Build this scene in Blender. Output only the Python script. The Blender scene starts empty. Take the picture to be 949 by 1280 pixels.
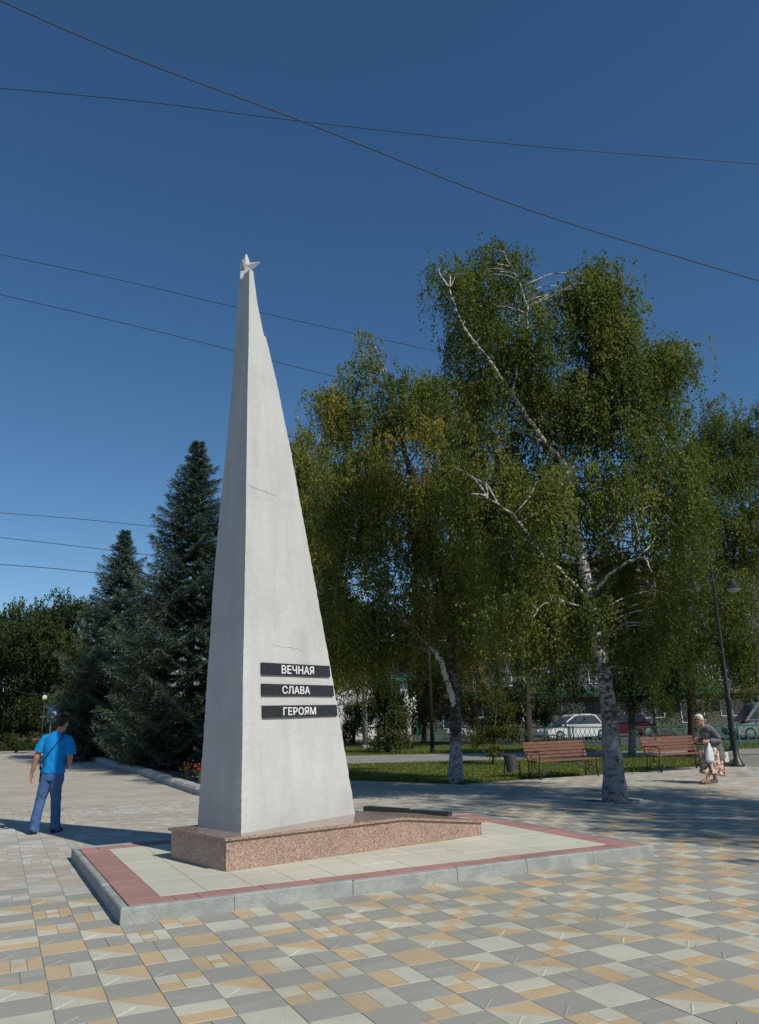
import bpy, bmesh, math, random
import numpy as np
from mathutils import Vector, Matrix, Euler
random.seed(7); rng = np.random.default_rng(7)
sc = bpy.context.scene; C = sc.collection
PI = math.pi; R = math.radians

# ------------------------------------------------------------ camera, sky, sun
FPX, PITCH, ROLL, EYE = 985.0, 14.619, 1.513, 1.6
cam = bpy.data.objects.new('camera', bpy.data.cameras.new('camera')); C.objects.link(cam)
cam.data.sensor_fit = 'VERTICAL'; cam.data.sensor_height = 24; cam.data.lens = FPX/1280*24
cam.data.clip_start = 0.05; cam.data.clip_end = 2000
cam.matrix_world = Matrix.Translation((0,0,EYE)) @ Matrix.Rotation(R(90+PITCH),4,'X') @ Matrix.Rotation(R(-ROLL),4,'Z')
sc.camera = cam
SUN_EL = 41.0; SHADOW_AZ = 133.8                       # direction shadows fall, degrees from +X
sd = Vector((-math.cos(R(SHADOW_AZ))*math.cos(R(SUN_EL)), -math.sin(R(SHADOW_AZ))*math.cos(R(SUN_EL)), math.sin(R(SUN_EL))))
w = bpy.data.worlds.new("World"); sc.world = w; w.use_nodes = True
nt = w.node_tree; bg = nt.nodes['Background']; sky = nt.nodes.new('ShaderNodeTexSky')
sky.sky_type = 'NISHITA'; sky.sun_disc = False; sky.sun_elevation = R(SUN_EL); sky.sun_rotation = math.atan2(sd.x, sd.y)
sky.altitude = 400; sky.air_density = 1.0; sky.dust_density = 0.15; sky.ozone_density = 4
hs = nt.nodes.new('ShaderNodeHueSaturation'); hs.inputs['Saturation'].default_value = 1.16; hs.inputs['Hue'].default_value = .4975; nt.links.new(sky.outputs[0], hs.inputs['Color']); nt.links.new(hs.outputs[0], bg.inputs[0]); bg.inputs[1].default_value = 0.098
sun = bpy.data.objects.new('sun', bpy.data.lights.new('sun', 'SUN')); C.objects.link(sun)
sun.data.energy = 4.35; sun.data.angle = R(0.53); sun.data.color = (1.0, 0.94, 0.83)
sun.rotation_euler = (-sd).to_track_quat('-Z', 'Y').to_euler(); sun.location = (20,-20,30)
sc.view_settings.view_transform = 'Standard'; sc.view_settings.look = 'None'
sc.view_settings.exposure = -0.15; sc.view_settings.gamma = 1; sc.view_settings.use_curve_mapping = False

# survey helper: the place was measured from the photograph's sight lines
def sight(u, v):
    x, y = u-474.5, 640-v; c, s = math.cos(R(ROLL)), math.sin(R(ROLL)); x, y = c*x+s*y, -s*x+c*y
    P = R(PITCH); return np.array([x, FPX*math.cos(P)-y*math.sin(P), FPX*math.sin(P)+y*math.cos(P)])
def at(u, v, Y):
    d = sight(u, v); return np.array([d[0], d[1], d[2]])*Y/d[1]+np.array([0,0,EYE])
def gnd(u, v, z=0.0):
    d = sight(u, v); return (d*(z-EYE)/d[2]+np.array([0,0,EYE]))
def atz(u, v, z): return gnd(u, v, z)

# ------------------------------------------------------------ materials
def newmat(name):
    m = bpy.data.materials.new(name); m.use_nodes = True
    return m, m.node_tree, m.node_tree.nodes['Principled BSDF']
def N(nt, t, **k):
    n = nt.nodes.new(t)
    for a, b in k.items(): setattr(n, a, b)
    return n
def pmat(name, c1, c2=None, scale=8, rough=.8, bump=0, bscale=None, metal=0, detail=5, fine=0, fscale=150, spec=.4, lo=.35, hi=.65, stretch=None, stain=0):
    m, nt, b = newmat(name); L = nt.links
    b.inputs['Roughness'].default_value = rough; b.inputs['Metallic'].default_value = metal
    b.inputs['Specular IOR Level'].default_value = spec
    geo = N(nt, 'ShaderNodeNewGeometry'); pos = geo.outputs['Position']
    if stretch:
        mp = N(nt, 'ShaderNodeMapping'); mp.inputs['Scale'].default_value = stretch; L.new(pos, mp.inputs[0]); pos = mp.outputs[0]
    c2 = c2 or tuple(x*.8 for x in c1)
    n = N(nt, 'ShaderNodeTexNoise'); n.inputs['Scale'].default_value = scale; n.inputs['Detail'].default_value = detail; n.inputs['Roughness'].default_value = .6
    L.new(pos, n.inputs['Vector'])
    mr = N(nt, 'ShaderNodeMapRange'); mr.inputs[1].default_value = lo; mr.inputs[2].default_value = hi; L.new(n.outputs[0], mr.inputs[0])
    mx = N(nt, 'ShaderNodeMix', data_type='RGBA'); mx.inputs[6].default_value = (*c1,1); mx.inputs[7].default_value = (*c2,1); L.new(mr.outputs[0], mx.inputs[0])
    out = mx.outputs[2]
    if stain:
        f = N(nt, 'ShaderNodeTexNoise'); f.inputs['Scale'].default_value = .55; f.inputs['Detail'].default_value = 8; f.inputs['Roughness'].default_value = .7; L.new(geo.outputs['Position'], f.inputs['Vector'])
        mf = N(nt, 'ShaderNodeMapRange'); mf.inputs[1].default_value = .35; mf.inputs[2].default_value = .62; mf.inputs[3].default_value = 1-stain; mf.inputs[4].default_value = 1.04; L.new(f.outputs[0], mf.inputs[0])
        v = N(nt, 'ShaderNodeTexNoise'); v.inputs['Scale'].default_value = 9; v.inputs['Detail'].default_value = 3; L.new(geo.outputs['Position'], v.inputs['Vector'])
        mv = N(nt, 'ShaderNodeMapRange'); mv.inputs[1].default_value = .22; mv.inputs[2].default_value = .34; mv.inputs[3].default_value = .78; mv.inputs[4].default_value = 1; L.new(v.outputs[0], mv.inputs[0])
        mz = N(nt, 'ShaderNodeMath', operation='MULTIPLY'); L.new(mf.outputs[0], mz.inputs[0]); L.new(mv.outputs[0], mz.inputs[1])
        mm = N(nt, 'ShaderNodeMix', data_type='RGBA', blend_type='MULTIPLY'); mm.inputs[0].default_value = 1; L.new(out, mm.inputs[6]); L.new(mz.outputs[0], mm.inputs[7]); out = mm.outputs[2]
    if fine:
        f = N(nt, 'ShaderNodeTexNoise'); f.inputs['Scale'].default_value = fscale; f.inputs['Detail'].default_value = 2; L.new(pos, f.inputs['Vector'])
        mf = N(nt, 'ShaderNodeMapRange'); mf.inputs[1].default_value = .3; mf.inputs[2].default_value = .7; mf.inputs[3].default_value = 1-fine; mf.inputs[4].default_value = 1+fine; L.new(f.outputs[0], mf.inputs[0])
        mm = N(nt, 'ShaderNodeMix', data_type='RGBA', blend_type='MULTIPLY'); mm.inputs[0].default_value = 1; L.new(out, mm.inputs[6]); L.new(mf.outputs[0], mm.inputs[7]); out = mm.outputs[2]
    L.new(out, b.inputs['Base Color'])
    if bump:
        bn = N(nt, 'ShaderNodeTexNoise'); bn.inputs['Scale'].default_value = bscale or scale*4; bn.inputs['Detail'].default_value = 4; L.new(pos, bn.inputs['Vector'])
        bp = N(nt, 'ShaderNodeBump'); bp.inputs['Strength'].default_value = bump; bp.inputs['Distance'].default_value = .02; L.new(bn.outputs[0], bp.inputs['Height']); L.new(bp.outputs[0], b.inputs['Normal'])
    return m
def ramp(nt, stops):
    r = N(nt, 'ShaderNodeValToRGB'); e = r.color_ramp.elements
    while len(e) < len(stops): e.new(.5)
    for q, (p, c) in zip(e, stops): q.position = p; q.color = (*c, 1)
    return r
def leafmat(name, stops, trans=.3, rough=.5):
    m, nt, b = newmat(name); L = nt.links
    a = N(nt, 'ShaderNodeAttribute', attribute_name='hue'); r = ramp(nt, stops); L.new(a.outputs['Fac'], r.inputs[0])
    L.new(r.outputs[0], b.inputs['Base Color']); b.inputs['Roughness'].default_value = rough; b.inputs['Specular IOR Level'].default_value = .16
    t = N(nt, 'ShaderNodeBsdfTranslucent'); ms = N(nt, 'ShaderNodeMixShader'); ms.inputs[0].default_value = trans
    tc = N(nt, 'ShaderNodeMix', data_type='RGBA', blend_type='MULTIPLY'); tc.inputs[0].default_value = 1; tc.inputs[7].default_value = (1.2,1.35,.55,1)
    L.new(r.outputs[0], tc.inputs[6]); L.new(tc.outputs[2], t.inputs[0])
    L.new(b.outputs[0], ms.inputs[1]); L.new(t.outputs[0], ms.inputs[2]); L.new(ms.outputs[0], nt.nodes['Material Output'].inputs[0])
    return m
def barkmat(name, pale, dark, amount, whitewash=0, ww=(.5,.5,.52)):
    m, nt, b = newmat(name); L = nt.links; b.inputs['Roughness'].default_value = .85
    tc = N(nt, 'ShaderNodeNewGeometry'); mp = N(nt, 'ShaderNodeMapping'); mp.inputs['Scale'].default_value = (1,1,2.2); L.new(tc.outputs['Position'], mp.inputs[0])
    n = N(nt, 'ShaderNodeTexNoise'); n.inputs['Scale'].default_value = 5; n.inputs['Detail'].default_value = 6; n.inputs['Roughness'].default_value = .75; L.new(mp.outputs[0], n.inputs['Vector'])
    mr = N(nt, 'ShaderNodeMapRange'); mr.inputs[1].default_value = amount; mr.inputs[2].default_value = amount+.06; L.new(n.outputs[0], mr.inputs[0])
    sep = N(nt, 'ShaderNodeSeparateXYZ'); L.new(tc.outputs['Position'], sep.inputs[0])
    mx = N(nt, 'ShaderNodeMix', data_type='RGBA'); mx.inputs[6].default_value = (*dark,1); mx.inputs[7].default_value = (*pale,1)
    # dark corky bark low down, paler higher up
    zr = N(nt, 'ShaderNodeMapRange'); zr.inputs[1].default_value = 1.2; zr.inputs[2].default_value = 4.0; zr.inputs[3].default_value = -.75 if whitewash else 0; zr.inputs[4].default_value = 0; L.new(sep.outputs[2], zr.inputs[0])
    ad = N(nt, 'ShaderNodeMath', operation='ADD', use_clamp=True); L.new(mr.outputs[0], ad.inputs[0]); L.new(zr.outputs[0], ad.inputs[1]); L.new(ad.outputs[0], mx.inputs[0])
    out = mx.outputs[2]
    if whitewash:
        n2 = N(nt, 'ShaderNodeTexNoise'); n2.inputs['Scale'].default_value = 14; n2.inputs['Detail'].default_value = 6; n2.inputs['Roughness'].default_value = .8; L.new(tc.outputs['Position'], n2.inputs['Vector'])
        w1 = N(nt, 'ShaderNodeMapRange'); w1.inputs[1].default_value = .40; w1.inputs[2].default_value = .56; L.new(n2.outputs[0], w1.inputs[0])
        w2 = N(nt, 'ShaderNodeMapRange'); w2.inputs[1].default_value = whitewash-.12; w2.inputs[2].default_value = whitewash+.1; w2.inputs[3].default_value = 1; w2.inputs[4].default_value = 0; L.new(sep.outputs[2], w2.inputs[0])
        mu = N(nt, 'ShaderNodeMath', operation='MULTIPLY'); L.new(w1.outputs[0], mu.inputs[0]); L.new(w2.outputs[0], mu.inputs[1])
        m3 = N(nt, 'ShaderNodeMix', data_type='RGBA'); L.new(mu.outputs[0], m3.inputs[0]); L.new(out, m3.inputs[6]); m3.inputs[7].default_value = (*ww,1); out = m3.outputs[2]
    L.new(out, b.inputs['Base Color'])
    bp = N(nt, 'ShaderNodeBump'); bp.inputs['Strength'].default_value = .6; bp.inputs['Distance'].default_value = .03; L.new(n.outputs[0], bp.inputs['Height']); L.new(bp.outputs[0], b.inputs['Normal'])
    return m

M = {}
M['tgrey']  = pmat('grey_paver', (.375,.37,.32), (.315,.312,.27), 1.1, .85, .25, 90, fine=.18, fscale=170, stain=.22)
M['tgrey2'] = pmat('dark_grey_paver', (.335,.333,.29), (.38,.375,.325), 1.6, .85, .25, 90, fine=.18, fscale=170, stain=.22)
M['tcream'] = pmat('cream_paver', (.60,.575,.46), (.50,.485,.39), 1.2, .85, .25, 90, fine=.16, fscale=170, stain=.22)
M['tyell']  = pmat('ochre_paver', (.58,.43,.25), (.51,.40,.25), 1.3, .85, .25, 90, fine=.18, fscale=170, stain=.22)
M['tpink']  = pmat('faded_pink_paver', (.50,.42,.34), (.44,.39,.32), 1.3, .85, .25, 90, fine=.14, stain=.22)
M['tpale']  = pmat('faded_beige_paver', (.42,.40,.33), (.48,.45,.37), 1.3, .85, .25, 90, fine=.14, stain=.22)
M['twhite'] = pmat('faded_pale_paver', (.55,.55,.49), (.48,.48,.43), 1.3, .85, .25, 90, fine=.14, stain=.22)
M['grout']  = pmat('sandy_joint', (.27,.25,.20), (.19,.18,.15), 3, .95, fine=.2)
M['sand']   = pmat('worn_beige_pavement', (.48,.44,.35), (.38,.35,.285), .9, .95, .2, 40, fine=.12, fscale=60)
M['kerb']   = pmat('grey_concrete_kerb', (.255,.27,.26), (.35,.37,.355), 6, .9, .4, 60, fine=.15, fscale=120)
M['kerbw']  = pmat('pale_rounded_kerb', (.42,.40,.38), (.30,.29,.28), 2, .9, .3, 40, fine=.1)
M['red']    = pmat('red_paver', (.46,.255,.22), (.39,.215,.19), 2.5, .85, .25, 90, fine=.16, stain=.25)
M['slabcr'] = pmat('cream_platform_slab', (.64,.62,.50), (.54,.53,.43), 2.2, .85, .2, 80, fine=.14, stain=.2)
M['dirt']   = pmat('bare_soil', (.10,.08,.055), (.06,.05,.035), 2, 1, .5, 20)
M['grass']  = pmat('lawn', (.085,.115,.03), (.12,.13,.045), 1.5, 1, .4, 60, fine=.3, fscale=30)
M['path']   = pmat('grey_path', (.22,.215,.20), (.30,.29,.26), .8, .95, fine=.1)
M['asphalt']= pmat('asphalt', (.06,.06,.06), (.08,.078,.075), 1, .9, fine=.15)
M['far']    = pmat('far_ground', (.12,.12,.08), (.08,.09,.05), .1, 1)
M['green']  = pmat('green_fence_paint', (.015,.20,.10), (.012,.16,.08), 5, .45)
M['iron']   = pmat('black_iron', (.015,.016,.016), (.03,.028,.025), 20, .5, .2, 80)
M['lampp']  = pmat('dark_green_black_lamp_paint', (.018,.024,.022), (.03,.035,.032), 9, .4)
M['wood']   = pmat('red_brown_bench_slat', (.23,.10,.068), (.15,.068,.048), 3, .6, .3, 60, fine=.2, stretch=(1,4,4))
M['plaque'] = pmat('black_granite_plaque', (.016,.017,.018), (.03,.031,.033), 30, .25, fine=.4, fscale=300)
M['darkgr'] = pmat('dark_kerb_granite', (.025,.026,.028), (.05,.05,.052), 20, .5, fine=.3)
M['letter'] = pmat('white_letter', (.75,.75,.75), (.68,.68,.68), 20, .5)
M['whitep'] = pmat('white_paint', (.6,.6,.58), (.5,.5,.49), 3, .8)
M['globe']  = pmat('cream_globe_glass', (.75,.72,.55), (.7,.66,.5), 3, .3)
M['lens']   = pmat('frosted_lamp_glass', (.45,.46,.44), (.4,.41,.4), 3, .35)
M['signb']  = pmat('blue_sign', (.015,.09,.22), (.01,.07,.18), 8, .5)
M['tin']    = pmat('zinc_grey_metal', (.05,.055,.055), (.09,.095,.095), 8, .55, metal=.3)
M['pole']   = pmat('weathered_concrete_pole', (.33,.33,.31), (.22,.22,.21), 3, .9)
M['wire']   = pmat('black_cable', (.012,.012,.014), (.02,.02,.02), 8, .6)
M['red_fl'] = pmat('red_petals', (.55,.03,.02), (.4,.06,.02), 8, .6)
M['shed']   = pmat('white_plaster_wall', (.62,.63,.62), (.52,.53,.52), .6, .95)
M['wall']   = pmat('grey_panel_wall', (.10,.105,.11), (.075,.08,.085), .4, .95)
M['shop']   = pmat('beige_shop_wall', (.115,.11,.09), (.08,.08,.07), .5, .95)
M['canopy'] = pmat('green_canopy', (.008,.055,.032), (.009,.045,.028), 1, .6)
M['glassd'] = pmat('window_glass', (.03,.05,.08), (.02,.03,.05), .3, .08, spec=.8)
M['teal']   = pmat('teal_eave', (.05,.25,.22), (.04,.2,.18), 1, .6)
M['jeans']  = pmat('blue_denim', (.065,.14,.32), (.04,.09,.21), 7, .9, .3, 60, fine=.15, fscale=200, lo=.4, hi=.7)
M['shirt']  = pmat('bright_blue_cotton', (.0,.24,.62), (.0,.20,.53), 4, .9, .15, 15)
M['skin']   = pmat('skin', (.46,.245,.165), (.40,.20,.13), 12, .6)
M['hairb']  = pmat('dark_hair', (.006,.005,.005), (.012,.010,.009), 60, .6, .5, 150)
M['hairw']  = pmat('white_hair', (.72,.66,.54), (.58,.52,.42), 50, .8, .6, 120)
M['strap']  = pmat('navy_strap', (.008,.012,.035), (.012,.016,.04), 9, .7)
M['shoe']   = pmat('dark_shoe', (.012,.014,.02), (.02,.02,.025), 9, .6)
M['shoeb']  = pmat('beige_shoe', (.55,.40,.26), (.45,.30,.2), 9, .6)
M['shoebr'] = pmat('brown_sandal', (.25,.14,.10), (.18,.1,.07), 9, .6)
M['cardi']  = pmat('grey_knit', (.15,.155,.17), (.11,.115,.125), 9, .95, .4, 90)
M['bagp']   = pmat('white_plastic_bag', (.62,.65,.70), (.50,.53,.58), 9, .5, .5, 18)
M['blouse'] = pmat('patterned_blouse', (.16,.15,.16), (.35,.33,.31), 30, .9)
M['tyre']   = pmat('tyre_rubber', (.02,.02,.02), (.03,.03,.03), 9, .9)
M['chrome'] = pmat('wheel_alloy', (.5,.5,.5), (.4,.4,.4), 9, .3, metal=.9)
for k, c in dict(cwhite=(.65,.67,.68), csilver=(.35,.37,.38), cmaroon=(.06,.008,.018), cgrey=(.22,.24,.25)).items():
    M[k] = pmat('car_paint_'+k[1:], c, tuple(x*.95 for x in c), 1, .18, spec=.7); 
    M[k].node_tree.nodes['Principled BSDF'].inputs['Coat Weight'].default_value = .6
M['lampg'] = pmat('headlamp_glass', (.6,.6,.6), (.5,.5,.5), 9, .1, spec=.8)
# floral skirt: patches of cream on brick red
def floral():
    m, nt, b = newmat('floral_cotton'); L = nt.links; b.inputs['Roughness'].default_value = .9
    g = N(nt, 'ShaderNodeNewGeometry'); v = N(nt, 'ShaderNodeTexVoronoi'); v.inputs['Scale'].default_value = 17; L.new(g.outputs['Position'], v.inputs['Vector'])
    r = ramp(nt, [(0,(.60,.55,.46)),(.50,(.55,.47,.38)),(.58,(.25,.10,.075)),(1,(.17,.06,.05))]); L.new(v.outputs['Distance'], r.inputs[0]); L.new(r.outputs[0], b.inputs['Base Color'])
    return m
M['floral'] = floral()
def granite():
    m, nt, b = newmat('pink_granite'); L = nt.links; b.inputs['Roughness'].default_value = .42
    g = N(nt, 'ShaderNodeNewGeometry')
    v = N(nt, 'ShaderNodeTexVoronoi'); v.inputs['Scale'].default_value = 150; L.new(g.outputs['Position'], v.inputs['Vector'])
    s = N(nt, 'ShaderNodeSeparateColor'); L.new(v.outputs['Color'], s.inputs[0])
    r = ramp(nt, [(0,(.10,.07,.06)),(.14,(.21,.135,.105)),(.34,(.35,.225,.17)),(.60,(.42,.29,.225)),(.85,(.47,.37,.30)),(1,(.31,.20,.15))]); r.color_ramp.interpolation = 'CONSTANT'
    L.new(s.outputs[0], r.inputs[0])
    n = N(nt, 'ShaderNodeTexNoise'); n.inputs['Scale'].default_value = 2.5; n.inputs['Detail'].default_value = 5; L.new(g.outputs['Position'], n.inputs['Vector'])
    mr = N(nt, 'ShaderNodeMapRange'); mr.inputs[1].default_value = .3; mr.inputs[2].default_value = .7; mr.inputs[3].default_value = .86; mr.inputs[4].default_value = 1.12; L.new(n.outputs[0], mr.inputs[0])
    mm = N(nt, 'ShaderNodeMix', data_type='RGBA', blend_type='MULTIPLY'); mm.inputs[0].default_value = 1; L.new(r.outputs[0], mm.inputs[6]); L.new(mr.outputs[0], mm.inputs[7]); L.new(mm.outputs[2], b.inputs['Base Color'])
    return m
M['granite'] = granite()
M['granitep'] = granite(); M['granitep'].name = 'polished_pink_granite'; M['granitep'].node_tree.nodes['Principled BSDF'].inputs['Roughness'].default_value = .16
def plaster():
    m, nt, b = newmat('whitewashed_plaster'); L = nt.links; b.inputs['Roughness'].default_value = .93; b.inputs['Specular IOR Level'].default_value = .2
    g = N(nt, 'ShaderNodeNewGeometry')
    def noise(s, d, st=None):
        n = N(nt, 'ShaderNodeTexNoise'); n.inputs['Scale'].default_value = s; n.inputs['Detail'].default_value = d; n.inputs['Roughness'].default_value = .65
        if st:
            mp = N(nt, 'ShaderNodeMapping'); mp.inputs['Scale'].default_value = st; L.new(g.outputs['Position'], mp.inputs[0]); L.new(mp.outputs[0], n.inputs['Vector'])
        else: L.new(g.outputs['Position'], n.inputs['Vector'])
        return n
    n1 = noise(1.6, 8); r1 = ramp(nt, [(.28,(.47,.47,.455)),(.5,(.525,.53,.515)),(.74,(.56,.565,.55))]); L.new(n1.outputs[0], r1.inputs[0])
    n2 = noise(3, 6, (1.5,1.5,.22)); mr = N(nt, 'ShaderNodeMapRange'); mr.inputs[1].default_value = .35; mr.inputs[2].default_value = .65; mr.inputs[3].default_value = .92; mr.inputs[4].default_value = 1.03; L.new(n2.outputs[0], mr.inputs[0])
    m1 = N(nt, 'ShaderNodeMix', data_type='RGBA', blend_type='MULTIPLY'); m1.inputs[0].default_value = 1; L.new(r1.outputs[0], m1.inputs[6]); L.new(mr.outputs[0], m1.inputs[7])
    n3 = noise(26, 3); m3 = N(nt, 'ShaderNodeMapRange'); m3.inputs[1].default_value = .27; m3.inputs[2].default_value = .36; m3.inputs[3].default_value = .80; m3.inputs[4].default_value = 1; L.new(n3.outputs[0], m3.inputs[0])
    m2 = N(nt, 'ShaderNodeMix', data_type='RGBA', blend_type='MULTIPLY'); m2.inputs[0].default_value = 1; L.new(m1.outputs[2], m2.inputs[6]); L.new(m3.outputs[0], m2.inputs[7])
    sp = N(nt, 'ShaderNodeSeparateXYZ'); L.new(g.outputs['Position'], sp.inputs[0]); n5 = noise(5, 6)
    zf = N(nt, 'ShaderNodeMapRange'); zf.inputs[1].default_value = .44; zf.inputs[2].default_value = .95; zf.inputs[3].default_value = .30; zf.inputs[4].default_value = 0; L.new(sp.outputs[2], zf.inputs[0])
    gr = N(nt, 'ShaderNodeMath', operation='MULTIPLY'); L.new(zf.outputs[0], gr.inputs[0]); L.new(n5.outputs[0], gr.inputs[1])
    n6 = noise(7, 5, (1.6,1.6,.09)); m6 = N(nt, 'ShaderNodeMapRange'); m6.inputs[1].default_value = .58; m6.inputs[2].default_value = .74; m6.inputs[3].default_value = 0; m6.inputs[4].default_value = .12; L.new(n6.outputs[0], m6.inputs[0])
    ga = N(nt, 'ShaderNodeMath', operation='ADD', use_clamp=True); L.new(gr.outputs[0], ga.inputs[0]); L.new(m6.outputs[0], ga.inputs[1])
    m7 = N(nt, 'ShaderNodeMix', data_type='RGBA'); L.new(ga.outputs[0], m7.inputs[0]); L.new(m2.outputs[2], m7.inputs[6]); m7.inputs[7].default_value = (.22,.215,.19,1)
    L.new(m7.outputs[2], b.inputs['Base Color'])
    n4 = noise(55, 6); bp = N(nt, 'ShaderNodeBump'); bp.inputs['Strength'].default_value = .45; bp.inputs['Distance'].default_value = .012; L.new(n4.outputs[0], bp.inputs['Height']); L.new(bp.outputs[0], b.inputs['Normal'])
    return m
M['plaster'] = plaster()
M['bark1'] = barkmat('birch_bark_front', (.60,.57,.51), (.045,.04,.035), .45, 1.25, (.25,.255,.275))
M['bark2'] = barkmat('birch_bark', (.48,.46,.42), (.04,.035,.03), .46)
M['bark2w']= barkmat('birch_bark_whitewashed_foot', (.36,.33,.30), (.05,.04,.035), .5, 1.0, (.36,.36,.38))
M['birchw']= barkmat('white_birch_bark', (.66,.63,.56), (.06,.05,.045), .40)
M['bark3'] = pmat('brown_bark', (.075,.06,.045), (.04,.032,.025), 6, .95, .6, 20, stretch=(1,1,.3))
G = (.040,.060,.018)
M['leafb'] = leafmat('birch_leaves', [(0,(.045,.078,.020)),(.42,(.125,.160,.038)),(.66,(.22,.23,.05)),(.84,(.34,.24,.045)),(1,(.38,.17,.03))], .40, .55)
M['leafd'] = leafmat('dark_tree_leaves', [(0,(.013,.028,.010)),(.6,(.034,.054,.016)),(1,(.09,.10,.026))], .2, .5)
M['leafy'] = leafmat('yellowing_leaves', [(0,(.04,.06,.015)),(.5,(.09,.10,.02)),(1,(.20,.14,.03))], .3, .5)
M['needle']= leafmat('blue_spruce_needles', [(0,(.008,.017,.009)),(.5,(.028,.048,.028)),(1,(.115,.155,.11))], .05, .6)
M['blade'] = leafmat('grass_blades', [(0,(.07,.12,.025)),(.6,(.13,.18,.04)),(1,(.26,.25,.08))], .3, .6)
M['fallen']= leafmat('fallen_yellow_leaves', [(0,(.45,.32,.09)),(1,(.62,.52,.20))], .1, .8)

# ------------------------------------------------------------ mesh helpers
class MB:
    def __init__(s): s.v = []; s.f = []; s.m = []
    def add(s, V, F, mi=0):
        o = len(s.v); s.v += [tuple(float(q) for q in p) for p in V]; s.f += [tuple(i+o for i in f) for f in F]; s.m += [mi]*len(F); return s
    def box(s, x0,x1,y0,y1,z0,z1, mi=0, mat=None):
        V = [(x,y,z) for z in (z0,z1) for y in (y0,y1) for x in (x0,x1)]
        if mat is not None: V = [mat @ Vector(p) for p in V]
        return s.add(V, [(0,2,3,1),(4,5,7,6),(0,1,5,4),(2,6,7,3),(0,4,6,2),(1,3,7,5)], mi)
    def prism(s, poly, z0, z1, mi=0, bev=0):
        n = len(poly)
        if bev:
            c = np.mean(np.array(poly)[:, :2], axis=0)
            top = inset(poly, bev)
            V = [(p[0],p[1],z0) for p in poly]+[(p[0],p[1],z1-bev) for p in poly]+[(p[0],p[1],z1) for p in top]
            F = [tuple(range(n))[::-1], tuple(range(2*n,3*n))]
            for i in range(n):
                j = (i+1)%n; F += [(i,j,n+j,n+i),(n+i,n+j,2*n+j,2*n+i)]
        else:
            V = [(p[0],p[1],z0) for p in poly]+[(p[0],p[1],z1) for p in poly]
            F = [tuple(range(n))[::-1], tuple(range(n,2*n))]+[(i,(i+1)%n,n+(i+1)%n,n+i) for i in range(n)]
        return s.add(V, F, mi)
    def tube(s, pts, rad, n=8, mi=0, flat=None, cap=True):
        pts = [Vector(p) for p in pts]; k = len(pts)
        if not hasattr(rad, '__len__'): rad = [rad]*k
        V = []; F = []; up = None
        for i in range(k):
            t = (pts[min(i+1,k-1)]-pts[max(i-1,0)]); 
            if t.length < 1e-9: t = Vector((0,0,1))
            t.normalize()
            if up is None: up = t.orthogonal().normalized() if flat is None else (Vector(flat)-t*t.dot(Vector(flat))).normalized()
            else:
                up = up-t*up.dot(t); up = up.normalized() if up.length > 1e-6 else t.orthogonal().normalized()
            b = t.cross(up); r = rad[i]; rx, ry = (r if hasattr(r, '__len__') else (r, r))
            for a in range(n):
                q = 2*PI*a/n; V.append(pts[i]+up*math.cos(q)*rx+b*math.sin(q)*ry)
        for i in range(k-1):
            for a in range(n):
                c2 = (a+1)%n; F.append((i*n+a, i*n+c2, (i+1)*n+c2, (i+1)*n+a))
        if cap: F += [tuple(range(n))[::-1], tuple(range((k-1)*n, k*n))]
        return s.add(V, F, mi)
    def lathe(s, prof, c=(0,0,0), n=16, mi=0):
        V = []; F = []
        for r, z in prof:
            for a in range(n): q = 2*PI*a/n; V.append((c[0]+r*math.cos(q), c[1]+r*math.sin(q), c[2]+z))
        for i in range(len(prof)-1):
            for a in range(n): b = (a+1)%n; F.append((i*n+a,i*n+b,(i+1)*n+b,(i+1)*n+a))
        F += [tuple(range(n))[::-1], tuple(range((len(prof)-1)*n, len(prof)*n))]
        return s.add(V, F, mi)
    def ball(s, c, r, n=12, mi=0, rot=None):
        rx, ry, rz = r if hasattr(r,'__len__') else (r,r,r); V = []; F = []; k = n//2
        for i in range(k+1):
            t = PI*i/k
            for a in range(n):
                q = 2*PI*a/n; p = Vector((rx*math.sin(t)*math.cos(q), ry*math.sin(t)*math.sin(q), rz*math.cos(t)))
                if rot is not None: p = rot @ p
                V.append(p+Vector(c))
        for i in range(k):
            for a in range(n): b = (a+1)%n; F.append((i*n+a,(i+1)*n+a,(i+1)*n+b,i*n+b))
        return s.add(V, F, mi)
    def mesh(s, name, mats, smooth=False):
        me = bpy.data.meshes.new(name); me.from_pydata(s.v, [], s.f)
        for m in (mats if isinstance(mats,(list,tuple)) else [mats]): me.materials.append(M[m] if isinstance(m,str) else m)
        me.polygons.foreach_set('material_index', s.m)
        if smooth: me.polygons.foreach_set('use_smooth', [True]*len(s.f))
        me.update(); return me
    def obj(s, name, mats, parent=None, smooth=False, kind=None):
        """vertices are given in world space; children are moved into their parent's frame"""
        o = bpy.data.objects.new(name, s.mesh(name, mats, smooth)); C.objects.link(o)
        if parent is not None:
            o.parent = parent; W = world(parent); o.matrix_parent_inverse = W.inverted()
        if kind: o['kind'] = kind
        return o
def world(o):
    m = o.matrix_basis.copy()
    if o.parent: m = world(o.parent) @ o.matrix_parent_inverse @ m
    return m
def inset(poly, d):
    P = np.array(poly, float)[:, :2]; n = len(P); out = []
    area = sum(P[i][0]*P[(i+1)%n][1]-P[(i+1)%n][0]*P[i][1] for i in range(n)); sg = 1 if area > 0 else -1
    for i in range(n):
        a = P[i]-P[i-1]; b = P[(i+1)%n]-P[i]; a /= np.linalg.norm(a); b /= np.linalg.norm(b)
        na = sg*np.array([-a[1],a[0]]); nb = sg*np.array([-b[1],b[0]]); k = 1+na@nb
        out.append(P[i]+(na+nb)*d/max(k,.25))
    return out
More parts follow.
